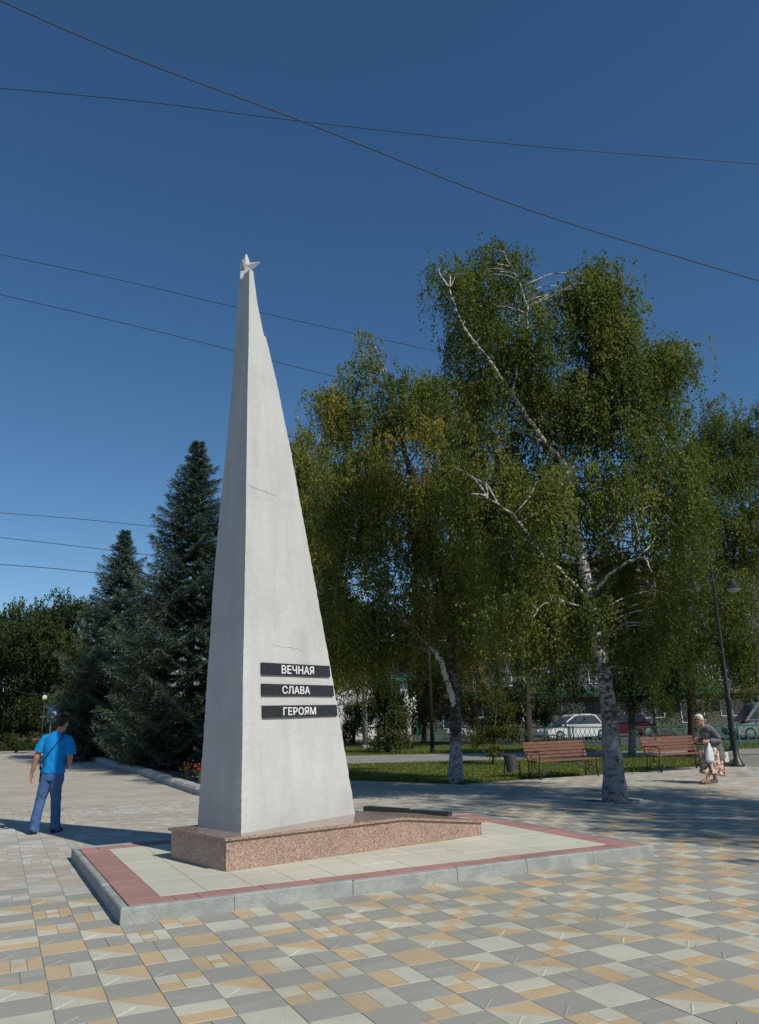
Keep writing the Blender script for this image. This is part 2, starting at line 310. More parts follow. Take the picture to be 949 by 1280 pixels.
def thing(name, label, cat, loc=(0,0,0), rz=0, group=None):
    o = bpy.data.objects.new(name, None); C.objects.link(o); o.location = [float(q) for q in loc]; o.rotation_euler = (0,0,rz); o.empty_display_size = .3
    return tag(o, label, cat, group)
def tag(o, label, cat, group=None):
    o['label'] = label; o['category'] = cat
    if group: o['group'] = group
    return o
def copy_tree(o, parent=None):
    c = o.copy(); C.objects.link(c)
    if parent is not None: c.parent = parent; c.matrix_parent_inverse = o.matrix_parent_inverse.copy()
    for ch in list(o.children): copy_tree(ch, c)
    return c
def np_mesh(name, V, F, mats, hue=None, smooth=False):
    V = np.asarray(V, np.float32); F = np.asarray(F, np.int32); me = bpy.data.meshes.new(name); k = F.shape[1]
    me.vertices.add(len(V)); me.vertices.foreach_set('co', V.ravel())
    me.loops.add(F.size); me.loops.foreach_set('vertex_index', F.ravel())
    me.polygons.add(len(F)); me.polygons.foreach_set('loop_start', np.arange(0, F.size, k, dtype=np.int32))
    me.materials.append(M[mats] if isinstance(mats,str) else mats)
    if hue is not None:
        a = me.attributes.new('hue', 'FLOAT', 'FACE'); a.data.foreach_set('value', np.asarray(hue, np.float32))
    me.update(calc_edges=True); return me
def np_obj(name, me, parent=None, kind=None):
    o = bpy.data.objects.new(name, me); C.objects.link(o)
    if parent is not None: o.parent = parent; o.matrix_parent_inverse = world(parent).inverted()
    if kind: o['kind'] = kind
    return o
def structure(name, mb, mats): return mb.obj(name, mats, None, kind='structure')
def sheet(name, poly, z, mat, th=0):
    mb = MB(); mb.add([(p[0],p[1],z) for p in poly], [tuple(range(len(poly)))]); return structure(name, mb, mat)

# ------------------------------------------------------------ ground
sheet('ground', [(-400,-200),(400,-200),(400,900),(-400,900)], -.03, 'far')
TH = -1.123782; A = np.array([math.cos(TH), math.sin(TH)]); B = np.array([-A[1], A[0]]); O = np.array([1.354358, 5.386144]); T = .310306
def cell(a, b): return O+T*(a*A+b*B)
plaza = sheet('plaza_paving', [(-90,-14),(40,-14),(40,33),(10.6,31),(10.6,25.3),(6.9,22.75),(1.75,20.1),(-.9,22.2),(-1.6,24),(-2.2,29.5),(-4.2,19.2),(-8,27.5),(-17,45),(-22,57),(-90,57)], -.012, 'grout')
# worn part of the square beyond the pattern tiles
sheet('worn_pavement', [(-90,8),(-13.5,12.2),(-10.3,15.8),(-6.9,16.2),(-3.3,17.2),(-8,27.5),(-17,45),(-22,57),(-90,57)], -.006, 'sand')
sheet('worn_pavement', [(-4.1,18.4),(-2.6,16.9),(1.6,16.9),(1.75,20.1),(-.9,22.2),(-2.2,29.5)], -.006, 'sand')
sheet('lawn', [(1.75,20.1),(6.9,22.75),(10.6,25.3),(10.6,29.4),(-2.2,29.4),(-1.6,24),(-.9,22.2)], .004, 'grass')
sheet('footpath', [(-2.2,29.4),(10.6,29.4),(40,29.6),(40,33),(12,33.2),(4,35.5),(-9,37.5),(-9,32)], .006, 'path')
sheet('far_lawn', [(-9,37.5),(4,35.5),(12,33.2),(40,33),(40,36.5),(12,38),(6,46),(2,56),(-9,57)], -.002, 'grass')
sheet('road', [(-60,57),(-9,57),(2,56),(6,46),(12,38),(40,36.5),(90,36),(90,74),(-60,74)], -.008, 'asphalt')
sheet('spruce_bed', [(-4.2,19.2),(-8,27.5),(-17,45),(-22,57),(-9,57),(-9,32),(-2.2,29.4)], -.002, 'dirt')
# ---- pattern tiles
mats_t = ['tgrey','tgrey2','tcream','tyell','tpink','tpale','twhite']
def sub(poly, mi): return (poly, mi)
U = lambda x0,x1,y0,y1: [(x0,y0),(x1,y0),(x1,y1),(x0,y1)]
def patterns(g, g2, c, y):
    P = []
    P += [('grey',[sub(U(0,1,0,1),g)],0)]*5
    P += [('grey',[sub(U(0,1,0,1),g)],1)]*3
    P += [('grey',[sub(U(0,.5,0,1),g),sub(U(.5,1,0,1),g2)],0)]*2
    P += [('grey',[sub(U(0,1,0,.5),g),sub(U(0,1,.5,1),g2)],0)]
    P += [('grey',[sub(U(0,.5,0,.5),g),sub(U(.5,1,0,.5),g2),sub(U(0,.5,.5,1),g2),sub(U(.5,1,.5,1),g)],0)]
    P += [('col',[sub(U(0,1,0,1),c)],0)]*3+[('col',[sub(U(0,1,0,1),y)],0)]*2
    P += [('col',[sub(U(0,1,0,.5),y),sub(U(0,1,.5,1),c)],0)]*3+[('col',[sub(U(0,.5,0,1),c),sub(U(.5,1,0,1),y)],0)]
    P += [('col',[sub(U(0,.5,0,.5),c),sub(U(.5,1,0,.5),y),sub(U(0,.5,.5,1),y),sub(U(.5,1,.5,1),c)],0)]*3
    P += [('col',[sub(U(0,.5,0,.5),y),sub(U(.5,1,0,.5),c),sub(U(0,.5,.5,1),c),sub(U(.5,1,.5,1),y)],0)]*2
    P += [('col',[sub([(0,0),(1,0),(1,1)],c),sub([(0,0),(1,1),(0,1)],y)],1)]*3
    P += [('col',[sub([(0,0),(1,0),(1,1)],y),sub([(0,0),(1,1),(0,1)],c)],1)]*2
    P += [('col',[sub(U(0,1,0,.33),y),sub(U(0,.33,.33,.67),c),sub(U(.33,.67,.33,.67),y),sub(U(.67,1,.33,.67),c),sub(U(0,1,.67,1),y)],0)]
    P += [('col',[sub(U(0,1,0,.33),c),sub(U(0,.33,.33,.67),y),sub(U(.33,.67,.33,.67),c),sub(U(.67,1,.33,.67),y),sub(U(0,1,.67,1),c)],0)]
    return P
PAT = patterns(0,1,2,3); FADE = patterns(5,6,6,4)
def tile_geo(pat, mb, M2, off):
    """M2: 2x2 mapping of unit tile, off: world corner (x,y,z)"""
    G2 = .0045/T; g3 = .0035/T
    for poly, mi in pat[1]:
        o1 = inset(poly, .0006/T); o2 = inset(poly, .0027/T)
        n = len(poly)
        W = lambda p, z: (off[0]+T*(p[0]*M2[0][0]+p[1]*M2[1][0]), off[1]+T*(p[0]*M2[0][1]+p[1]*M2[1][1]), off[2]+z)
        V = [W(p,-.0035) for p in o1]+[W(p,0) for p in o2]
        mb.add(V, [tuple(range(n,2*n))]+[(i,(i+1)%n,n+(i+1)%n,n+i) for i in range(n)], mi)
    if pat[2]:                                        # raised rib from the near corner towards the middle
        a = np.array([.97,.03]); b = np.array([.60,.40]); d = b-a; nn = np.array([-d[1],d[0]])/np.linalg.norm(d)*.022
        q = [a-nn,a+nn,b+nn,b-nn]; W = lambda p, z: (off[0]+T*(p[0]*M2[0][0]+p[1]*M2[1][0]), off[1]+T*(p[0]*M2[0][1]+p[1]*M2[1][1]), off[2]+z)
        q2 = inset(q, .010)
        mi = pat[1][0][1]
        mb.add([W(p,0) for p in q]+[W(p,.0035) for p in q2], [(4,5,6,7)]+[(i,(i+1)%4,4+(i+1)%4,4+i) for i in range(4)], mi if pat[0]=='grey' else (2 if mi in (2,3) else mi))
SLAB = [(-2.222,7.108),(3.005,9.62),(1.30,13.10),(-3.94,10.52)]      # the platform's outline on the ground
def inside(p, poly, grow=0):
    n = len(poly); 
    for i in range(n):
        a = np.array(poly[i]); b = np.array(poly[(i+1)%n]); e = b-a; nn = np.array([e[1],-e[0]])/np.linalg.norm(e)
        if (p-a)@nn > grow: return False
    return True
def proj(X, Y, Z):
    Z -= EYE; P = R(PITCH); d = Y*math.cos(P)+Z*math.sin(P); y = -Y*math.sin(P)+Z*math.cos(P)
    if d < .1: return None
    return 474.5+X/d*FPX, 640-y/d*FPX, d
cells = []
for a in range(-75, 12):
    for b in range(-62, 62):
        p = cell(a+.5, b+.5); x, y = p
        if y < 3.0 or y > 24 or abs(x) > .56*y+1.2: continue
        if inside(p, SLAB, -.20): continue
        if x < -2.6 and y > 17.6+.25*math.sin(x*1.3)+.2*math.sin(x*4.1) : continue
        if -2.6 <= x < 1.6 and y > 17.8+.3*math.sin(x*2): continue
        if y > 20.1+(x-1.75)*.515-.25 and x > 1.6: continue
        if x > 10.4: continue
        if abs(x-4.2) < .42 and abs(y-15.35) < .42: continue
        q = proj(x, y, 0); vis = q and -25 < q[0] < 975 and q[1] < 1300
        cells.append((y*y+x*x if vis else 1e6+y, a, b, x, y))
cells.sort(); variants = {}; fieldmb = MB(); count = 0
for key, a, b, x, y in cells:
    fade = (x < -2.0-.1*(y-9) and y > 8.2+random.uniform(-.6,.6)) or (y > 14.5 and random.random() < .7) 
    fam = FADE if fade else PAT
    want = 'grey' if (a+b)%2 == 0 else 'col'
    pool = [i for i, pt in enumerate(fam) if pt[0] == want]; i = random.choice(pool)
    cz = random.uniform(-.0015,.0015)
    cuts = inside(np.array([x,y]), SLAB, .22)
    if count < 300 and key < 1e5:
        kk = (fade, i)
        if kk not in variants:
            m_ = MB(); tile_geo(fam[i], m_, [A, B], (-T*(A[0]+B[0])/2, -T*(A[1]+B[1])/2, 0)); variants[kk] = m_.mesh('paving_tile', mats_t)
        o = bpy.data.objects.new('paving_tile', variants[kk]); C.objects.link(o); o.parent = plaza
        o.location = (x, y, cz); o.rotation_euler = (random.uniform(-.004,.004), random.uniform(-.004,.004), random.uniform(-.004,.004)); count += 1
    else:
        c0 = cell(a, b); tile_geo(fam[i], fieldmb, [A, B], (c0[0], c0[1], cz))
fo = fieldmb.obj('paving_tile_field', mats_t, plaza, kind='stuff')

# ------------------------------------------------------------ raised platform
S = [np.array(p) for p in SLAB]; HS = .13
plat = thing('stone_platform', 'low square platform of cream slabs with a red paver border and grey kerb', 'platform', (S[0][0],S[0][1],0))
KW = .075
def lerp(a, b, t): return a+(b-a)*t
inn = [np.array(p) for p in inset(SLAB, KW)]
MB().prism(inset(SLAB, .02), -.01, HS-.03).obj('bed', 'grout', plat)
for i in range(4):
    a, b, ia, ib = S[i], S[(i+1)%4], inn[i], inn[(i+1)%4]; L_ = np.linalg.norm(b-a); n = max(1, round(L_/.98))
    cut = [0]+[(k+(.28 if i == 0 else 0))/n*.94 for k in range(1, n)]+[1] if i != 0 else [0,.165,.36,.555,.70,.85,1]
    for k in range(len(cut)-1):
        t0, t1 = cut[k]+(.0005 if k else 0), cut[k+1]-(.0005 if k < len(cut)-2 else 0)
        MB().prism([lerp(a,b,t0), lerp(a,b,t1), lerp(ia,ib,t1), lerp(ia,ib,t0)], -.008, HS+random.uniform(-.003,.003), bev=.012).obj('kerb_stone', 'kerb', plat)
# border pavers and cream slabs; (s,t) run along the front and up the left side
E1 = S[1]-S[0]; E2 = S[3]-S[0]; L1 = np.linalg.norm(E1); L2 = np.linalg.norm(E2); e1 = E1/L1; e2 = E2/L2
E3 = S[2]-S[3]
def q2(s, t):   # bilinear on the platform, in metres along the front / left edges
    a = s/L1; b = t/L2; return S[0]*(1-a)*(1-b)+S[1]*a*(1-b)+S[2]*a*b+S[3]*(1-a)*b
def quad(s0,s1,t0,t1): return [q2(s0,t0),q2(s1,t0),q2(s1,t1),q2(s0,t1)]
bw = .30; k0 = KW+.004; ZT = HS-.004
def runs(s0, s1, opts):
    out = []; s = s0
    while s < s1-.05:
        w_ = random.choice(opts); e = min(s+w_, s1)
        if s1-e < .12: e = s1
        out.append((s, e)); s = e
    return out
def paver(name, s0,s1,t0,t1, mat): MB().prism(inset(quad(s0,s1,t0,t1), .0018), HS-.045, ZT+random.uniform(-.0015,.0015), bev=.004).obj(name, mat, plat)
for s0, s1 in runs(k0, L1-k0, [.30,.20,.30,.40]): paver('border_paver', s0,s1,k0,k0+bw*.8,'red'); 
for s0, s1 in runs(k0, L1-k0, [.30,.20,.30]): paver('border_paver', s0,s1,L2-k0-bw,L2-k0,'red')
for t0, t1 in runs(k0+bw*.8, L2-k0-bw, [.30,.30,.20]): paver('border_paver', k0,k0+bw,t0,t1,'red')
for t0, t1 in runs(k0+bw*.8, L2-k0-bw, [.30,.30,.20]): paver('border_paver', L1-k0-bw,L1-k0,t0,t1,'red')
ss = np.linspace(k0+bw, L1-k0-bw, 13); tt = np.linspace(k0+bw*.8, L2-k0-bw, 9)
for i in range(12):
    for j in range(8): paver('cream_slab', ss[i],ss[i+1],tt[j],tt[j+1],'slabcr')
# low dark granite kerb lying behind the plinth, on the platform's back border
ms = MB(); da, db = q2(3.05, L2-.42), q2(4.75, L2-.02+.0)
pa, pb = at(457,1010,13.7), at(563,1019.5,12.75); pa = pa[:2]; pb = pb[:2]; dn = (pb-pa)/np.linalg.norm(pb-pa); dq = np.array([-dn[1],dn[0]])*.06
ms.prism([pa-dq, lerp(pa,pb,.52)-dq, lerp(pa,pb,.52)+dq, pa+dq], HS, HS+.075, bev=.006); ms.prism([lerp(pa,pb,.523)-dq, pb-dq, pb+dq, lerp(pa,pb,.523)+dq], HS, HS+.06, bev=.006)
o = ms.obj('granite_kerb', 'darkgr'); tag(o, 'low black granite kerb lying on the platform behind the pink plinth', 'kerb')

# ------------------------------------------------------------ obelisk
mon = thing('obelisk', 'tall white three-edged obelisk on a pink granite plinth with three black plaques', 'monument', (-1.3,9.6,HS))
ZP = .45
PF = np.array([-1.66,8.60]); PL = np.array([-2.50,9.56]); PK = np.array([.20,9.93]); PE = np.array([1.235,10.70])
da = math.atan2(*(PE-PF)[::-1]); Ad = (PE-PF)/np.linalg.norm(PE-PF); 
wid = np.linalg.norm(PL-PF); Bd = (PL-PF)/wid
lenK = (PK-PF)@Ad; lenE = (PE-PF)@Ad
def pp(s, t): return PF+Ad*s+Bd*t
# body of the plinth in granite panels
def panel(s0, s1, zt0, zt1, t=0.0, name='granite_panel'):
    mb = MB(); a, b = pp(s0,t), pp(s1,t); c_, d = pp(s1,t+.03), pp(s0,t+.03)
    V = [(*a,HS-.003),(*b,HS-.003),(*c_,HS-.003),(*d,HS-.003),(*a,zt0),(*b,zt1),(*c_,zt1),(*d,zt0)]
    mb.add(V, [(3,2,1,0),(4,5,6,7),(0,1,5,4),(1,2,6,5),(2,3,7,6),(3,0,4,7)]); return mb.obj(name, 'granite', mon)
ZE = .30; zc = ZP-.028
def ztop(s): return zc if s <= lenK else zc+(ZE-.028-zc)*(s-lenK)/(lenE-lenK)
fr = [.03, 1.28, lenK+.35, lenE-.03]
for a_, b_ in zip(fr, fr[1:]):
    if a_ < lenK < b_: panel(a_+.001, lenK, zc, zc, .03); panel(lenK+.0005, b_-.001, zc, ztop(b_), .03)
    else: panel(a_+.001, b_-.001, ztop(a_), ztop(b_), .03)
for a_, b_ in zip(fr, fr[1:]): panel(a_+.001, b_-.001, min(ztop(a_),zc), ztop(b_), wid-.06)
for t0, t1 in ((.061,wid*.5-.001),(wid*.5+.001,wid-.061)):      # left end panels
    mb = MB(); mb.prism([pp(.03,t0),pp(.06,t0),pp(.06,t1),pp(.03,t1)], HS-.003, zc); mb.obj('granite_panel','granite',mon)
mb = MB(); mb.prism([pp(lenE-.06,.061),pp(lenE-.03,.061),pp(lenE-.03,wid-.061),pp(lenE-.06,wid-.061)], HS-.003, ztop(lenE-.03)); mb.obj('granite_panel','granite',mon)
for s0, s1 in ((0,.86),(.862,1.72),(1.722,lenK)):
    mb = MB(); mb.prism([pp(s0,0),pp(s1,0),pp(s1,wid),pp(s0,wid)], ZP-.028, ZP, bev=.003); mb.obj('cap_slab','granitep',mon)
mb = MB(); a, b, c_, d = pp(lenK+.002,0), pp(lenE,0), pp(lenE,wid), pp(lenK+.002,wid)
mb.add([(*a,ZP-.028),(*b,ZE-.028),(*c_,ZE-.028),(*d,ZP-.028),(*a,ZP),(*b,ZE),(*c_,ZE),(*d,ZP)], [(3,2,1,0),(4,5,6,7),(0,1,5,4),(1,2,6,5),(2,3,7,6),(3,0,4,7)]); mb.obj('cap_slab','granitep',mon)
# shaft: F near edge, L left edge, Rr right edge, K hidden back edge; measured at levels
Fb = np.array([-1.558,8.919]); F65 = np.array([-1.6225,9.217])
levels = [ZP-.002, 1.2, 2.0, 3.0, 4.0, 5.0, 5.8, 6.5, 7.0, 7.42]
def edge_x(tbl, v): return float(np.interp(v, [t[0] for t in tbl], [t[1] for t in tbl]))
LT = [(345,298.5),(425,293.5),(500,288.5),(600,278.5),(700,269),(780,263),(850,258.5),(940,253),(1033,247)]
RT = [(350,318),(423,333),(500,351),(560,363),(640,378),(740,396),(830,413),(920,428.5),(1017,444.5)]
def uv(p, z): q = proj(p[0], p[1], z); x, y = q[0]-474.5, 640-q[1]; c, s = math.cos(R(ROLL)), math.sin(R(ROLL)); return 474.5+c*x-s*y, 640-(s*x+c*y)
def solve(Fp, ang, z, tbl):
    d = np.array([math.cos(R(ang)), math.sin(R(ang))]); lo, hi = .02, 3.0; sgn = None
    def g(t): u, v = uv(Fp+d*t, z); return u-edge_x(tbl, v)
    s0 = g(lo)
    for _ in range(50):
        mid = (lo+hi)/2
        if (g(mid) > 0) == (s0 > 0): lo = mid
        else: hi = mid
    return lo
secs = []
for z in levels:
    t = (z-.45)/(6.5-.45); Fp = Fb+(F65-Fb)*t
    aL = 131.7-8*min(t,1); aR = 52.9+1.2*min(t,1)
    l = solve(Fp, aL, z, LT); r = solve(Fp, aR, z, RT)
    Lp = Fp+l*np.array([math.cos(R(aL)),math.sin(R(aL))]); Rp = Fp+r*np.array([math.cos(R(aR)),math.sin(R(aR))])
    Kp = Lp+(Rp-Fp)*.62+np.array([.02,.02])*0
    secs.append((z, Fp, Rp, Kp, Lp, l, r))
print('SECS', [(round(s[0],2), round(float(s[5]),3), round(float(s[6]),3)) for s in secs])
def at_level(z):
    for s0, s1 in zip(secs, secs[1:]):
        if z <= s1[0]+1e-6:
            t = (z-s0[0])/(s1[0]-s0[0]); return [s0[i]+(s1[i]-s0[i])*t for i in (1,2,3,4)]
    return list(secs[-1][1:5])
def shaft(z0, z1, shrink, name):
    """four-sided shaft as one watertight grid with slightly uneven hand-plastered faces"""
    nz = max(2, int((z1-z0)/.045)); V = []; NS = [6,14,10,14]; NS = [14,12,14,8]
    rings = []
    for k in range(nz+1):
        z = z0+(z1-z0)*k/nz; P4 = at_level(z); c = sum(P4)/4
        P4 = [c+(p-c)*(1-shrink/max(np.linalg.norm(p-c),.05)) for p in P4]; ring = []
        for i in range(4):
            a, b = P4[i], P4[(i+1)%4]
            for j in range(NS[i]):
                t = j/NS[i]; p = lerp(a, b, t); e = (b-a)/np.linalg.norm(b-a); nrm = np.array([e[1],-e[0]])
                w_ = .0030*math.sin(z*2.1+i*2+t*3)+.0018*math.sin(z*5.3+t*7+i)+random.uniform(-.0009,.0009)
                if j == 0: p = p+(c-p)*random.uniform(.0,.009)
                ring.append((*(p+nrm*w_), z))
        rings.append(ring); V += ring
    n = len(rings[0]); F = []
    for k in range(nz):
        for j in range(n): F.append((k*n+j, k*n+(j+1)%n, (k+1)*n+(j+1)%n, (k+1)*n+j))
    F += [tuple(range(n))[::-1], tuple(range(nz*n,(nz+1)*n))]
    mb = MB(); mb.add(V, F); return mb.obj(name, 'plaster', mon)
shaft(ZP-.001, 6.5, 0, 'shaft'); shaft(6.506, 7.40, .022, 'spire')
# hairline render cracks as thin dark fillets just proud of the face
def face_pt(s, z, off=.004):
    Fp, Rp, Kp, Lp = at_level(z); e = (Rp-Fp)/np.linalg.norm(Rp-Fp); nrm = np.array([e[1],-e[0]]); p = Fp+e*s; return (p[0]+nrm[0]*off, p[1]+nrm[1]*off, z)
M['crack'] = pmat('crack_line', (.45,.45,.44), (.52,.52,.51), 30, .95)
def crack(s0, z0, s1, z1):
    mb = MB(); n = 22; pts = [face_pt(lerp(s0,s1,i/n), lerp(z0,z1,i/n)+random.uniform(-.012,.012), .0025) for i in range(n+1)]; mb.tube(pts, [.0012+.0016*random.random() for _ in pts], 4); mb.obj('crack','crack',mon)
crack(.02,4.36,.55,4.33); crack(.45,2.46,1.0,2.43)
# star
star = MB(); top = at_level(7.40); cs = sum(top)/4; SC = Vector((cs[0]+.0, cs[1]-.02, 7.49))
def spike(az, el, ln, wd, base=SC):
    d = Vector((math.cos(az)*math.cos(el), math.sin(az)*math.cos(el), math.sin(el))); h = Vector((-math.sin(az), math.cos(az), 0)); v = d.cross(h)
    tip = base+d*ln; tw = .014
    V = [base+h*wd*.75, base+v*wd, base-h*wd*.75, base-v*wd]+[tip+h*tw, tip+v*tw, tip-h*tw, tip-v*tw]
    star.add(V, [(0,1,5,4),(1,2,6,5),(2,3,7,6),(3,0,4,7),(4,5,6,7),(3,2,1,0)])
spike(0, PI/2, .215, .082)
for az, ln in ((-14,.205),(262,.14),(118,.17)): spike(R(az), R(16), ln, .085)
for az in (-40, 222, 75): spike(R(az), R(-68), .20, .075)
star.obj('star', 'plaster', mon)
# plaques on the right face: sight lines cut with the face's plane
Fp, Rp, Kp, Lp = at_level(1.7); F2, R2, _, _ = at_level(2.4)
v1 = np.array([*(Rp-Fp), 0]); v2 = np.array([*(F2-Fp), .7]); nf = np.cross(v1, v2); nf /= np.linalg.norm(nf)
if nf[1] > 0: nf = -nf
def onface(u, v, off):
    d = sight(u, v); p0 = np.array([*Fp,1.7])+nf*off; t = ((p0-np.array([0,0,EYE]))@nf)/(d@nf); return np.array([0,0,EYE])+d*t
def text_mesh(txt, size, bold=.006):
    cu = bpy.data.curves.new('t','FONT'); cu.body = txt; cu.size = size; cu.align_x = 'LEFT'; cu.align_y = 'BOTTOM_BASELINE'; cu.offset = bold; cu.extrude = 0; cu.resolution_u = 4; cu.space_character = 1.04
    ob = bpy.data.objects.new('t', cu); C.objects.link(ob); dg = bpy.context.evaluated_depsgraph_get(); me = bpy.data.meshes.new_from_object(ob.evaluated_get(dg)); bpy.data.objects.remove(ob); return me
for word, (tl, tr, br, bl), (ul, ur, vt, vb, vt2, vb2) in (
    ('ВЕЧНАЯ', ((327,827.5),(412.5,832),(415,846.5),(327.5,843)), (352.5,392.5,831.8,842.0,833.5,842.6)),
    ('СЛАВА',  ((327.5,854),(417,856.5),(419.5,870),(328,869)), (353.3,387.5,857.2,866.8,857.8,867.4)),
    ('ГЕРОЯМ', ((328.5,881.5),(421.5,880.5),(424.5,894.5),(329,897.3)), (354.5,395,883.8,893.6,882.8,892.8))):
    Pq = [onface(*q, .024) for q in (tl,tr,br,bl)]
    ex = (Pq[1]-Pq[0]); wl = np.linalg.norm(ex); ex = ex/wl; ey = np.cross(nf, ex); ey /= np.linalg.norm(ey)
    if ey[2] < 0: ey = -ey
    hh = abs((Pq[0]-Pq[3])@ey)*.97; o3 = Pq[3]
    # plate, square-cut, level
    V = [];
    for off in (-.022, 0):
        V += [o3+nf*off, o3+ex*wl+nf*off, o3+ex*(wl-.01)+ey*hh+nf*off, o3+ey*hh+nf*off]
    mb = MB(); mb.add(V, [(3,2,1,0),(4,5,6,7),(0,1,5,4),(1,2,6,5),(2,3,7,6),(3,0,4,7)]); pl = mb.obj('plaque','plaque',mon); pl['label'] = 'black plaque lettered '+word
    me = text_mesh(word, 1.0, 0); co = np.array([v.co[:] for v in me.vertices]); lx, ly = co[:,0].min(), co[:,1].min(); W_, H_ = np.ptp(co[:,0]), np.ptp(co[:,1])
    c0 = onface(ul, vb, .0245); c1 = onface(ur, vb2, .0245); c2 = onface(ul, vt, .0245)
    tw = (c1-c0)@ex; th = abs((c2-c0)@ey); st = np.array([(c0-o3)@ex, (hh-th)/2])
    out = [o3+ex*(st[0]+(p[0]-lx)/W_*tw)+ey*(st[1]+(p[1]-ly)/H_*th)+nf*(.0015+p[2]) for p in co]
    for v, p in zip(me.vertices, out): v.co = p
    fs = [tuple(q.vertices) for q in me.polygons]; bmb = MB()            # strokes thickened by overlapping shifted copies
    for k, (dx, dz) in enumerate(((-1.2,0),(1.2,0),(0,.7),(0,-.7),(0,0))): bmb.add([p+ex*dx*.0028+ey*dz*.0028+nf*.00025*k for p in out], fs)
    me = bmb.mesh('lettering','letter')
    me.materials.clear(); me.materials.append(M['letter'])
    lo = bpy.data.objects.new('lettering', me); C.objects.link(lo); lo.parent = pl; lo.matrix_parent_inverse = world(pl).inverted()

# ------------------------------------------------------------ trees
def smooth_path(pts, k=4):
    P = [np.array(p, float) for p in pts]; P = [2*P[0]-P[1]]+P+[2*P[-1]-P[-2]]; out = []
    for i in range(1, len(P)-2):
        for j in range(k):
            t = j/k; a, b, c, d = P[i-1:i+3]
            out.append(.5*((2*b)+(c-a)*t+(2*a-5*b+4*c-d)*t*t+(3*b-a-3*c+d)*t**3))
    out.append(P[-2]); return out
def pnoise(P, s, ph=0):
    x, y, z = (P*s).T; return (np.sin(x*1.7+ph+1.3*np.sin(y*1.1+z*.7))+np.sin(y*2.1+ph*2+1.1*np.sin(z*1.3+x*.6))+np.sin(z*1.9+ph*3+1.2*np.sin(x*.9+y*.8)))/3
def leaves(P, axis, size, ratio, jit, out=None):
    n = len(P); ax = axis+rng.normal(0, jit, (n,3)); ax /= np.linalg.norm(ax, axis=1)[:,None]
    r = rng.normal(0, .75 if out is not None else 1, (n,3))+(out*1.05 if out is not None else 0); sd_ = np.cross(ax, r); sd_ /= np.linalg.norm(sd_, axis=1)[:,None]
    l = size*rng.uniform(.65, 1.3, n)[:,None]; w_ = l*ratio*.5
    V = np.stack([P, P+ax*l*.5+sd_*w_, P+ax*l, P+ax*l*.5-sd_*w_], 1).reshape(-1,3)
    return V, np.arange(4*n).reshape(-1,4)
def crown(name, lobes, n_leaf, size, mat, root, droop=.8, per=26, hue=(.42,.2), ratio=.62, nz=.0, yellow=.10, spread=.23, clump=60, ph=0, branches=None, bmat=None, up=0, parent_name='crown'):
    """lobes: (centre xyz, radii xyz, weight). Leaves hang on strands that grow from branch clusters."""
    vol = np.array([l[1][0]*l[1][1]*l[1][2] for l in lobes])**.8; vol = vol/vol.sum()
    ns = n_leaf//per; ncl = max(8, ns//22); cen = []; hc = []
    while len(cen) < ncl:
        i = rng.choice(len(lobes), p=vol); c, r = np.array(lobes[i][0], float), np.array(lobes[i][1], float)
        d = rng.normal(0,1,3); d /= np.linalg.norm(d); q = c+r*d*rng.uniform(.25,1.0)**.45
        if pnoise(q[None], 1.25, ph)[0] < nz-.35: continue
        cen.append(q); hc.append(hue[0]+rng.normal(0,.07)+.12*pnoise(q[None], .8, ph+2)[0]+(.30 if rng.random() < yellow else 0))
    cen = np.array(cen); hc = np.array(hc); idx = rng.integers(0, ncl, ns)
    st = cen[idx]+rng.normal(0, spread, (ns,3))*np.array([1,1,.6]); L_ = rng.uniform(.25, 1.15, ns)*droop*np.repeat(1,ns)
    dr = rng.normal(0, 1, (ns,2)); dr /= np.linalg.norm(dr, axis=1)[:,None]; dr *= rng.uniform(.04,.20,ns)[:,None]
    s = np.sort(rng.uniform(0, 1, (ns, per)), axis=1)
    P = np.empty((ns, per, 3)); P[...,0] = st[:,0,None]+dr[:,0,None]*np.sqrt(s)*L_[:,None]; P[...,1] = st[:,1,None]+dr[:,1,None]*np.sqrt(s)*L_[:,None]
    P[...,2] = st[:,2,None]+L_[:,None]*(.18*np.sin(s*PI)-s**1.5+up)
    P = P.reshape(-1,3)+rng.normal(0,.014+.014*size/.05,(ns*per,3)); P[:,2] = np.maximum(P[:,2], .25)
    H = np.repeat(hc[idx], per)+rng.normal(0, hue[1]*.5, ns*per); H = np.clip(H, 0, 1)
    cc = sum(np.array(l[0])*v_ for l, v_ in zip(lobes, vol)); od = P-cc; od[:,2] = od[:,2]*.5+.5; od += (cen[idx].repeat(per,0)-cc)*0+(P-np.repeat(cen[idx],per,0)-np.array([0,0,-droop*.5]))*2.0; od /= np.linalg.norm(od,axis=1)[:,None]+1e-6
    V, F = leaves(P, np.array([0,0,-.8+up]), size, ratio, .5, od)
    o = np_obj(parent_name, np_mesh(parent_name, V, F, mat, H), root)
    if branches:                                       # twigs from the limbs to the clusters
        mb = MB(); bp = np.array(branches)
        for q in cen[rng.permutation(ncl)[:clump]]:
            dd = np.linalg.norm((bp-q)*np.array([1,1,1.0]), axis=1)+np.where(bp[:,2] > q[2]-.1, 1.2, 0); j = dd.argmin(); a = bp[j]; ln = np.linalg.norm(q-a)
            if ln < .15 or ln > 3.2: continue
            mid1 = a+(q-a)*.35+np.array([*rng.normal(0,.05*ln,2), .10*ln]); mid2 = a+(q-a)*.7+np.array([*rng.normal(0,.05*ln,2), .14*ln]); end = q+np.array([*(q-a)[:2]*.12, -.25*min(droop,1)])
            r0 = .006+.008*ln; mb.tube(smooth_path([a,mid1,mid2,q,end],2), np.linspace(r0, .003, 9), 4)
        mb.obj('branches', bmat, root, smooth=True, kind='stuff')
    return o
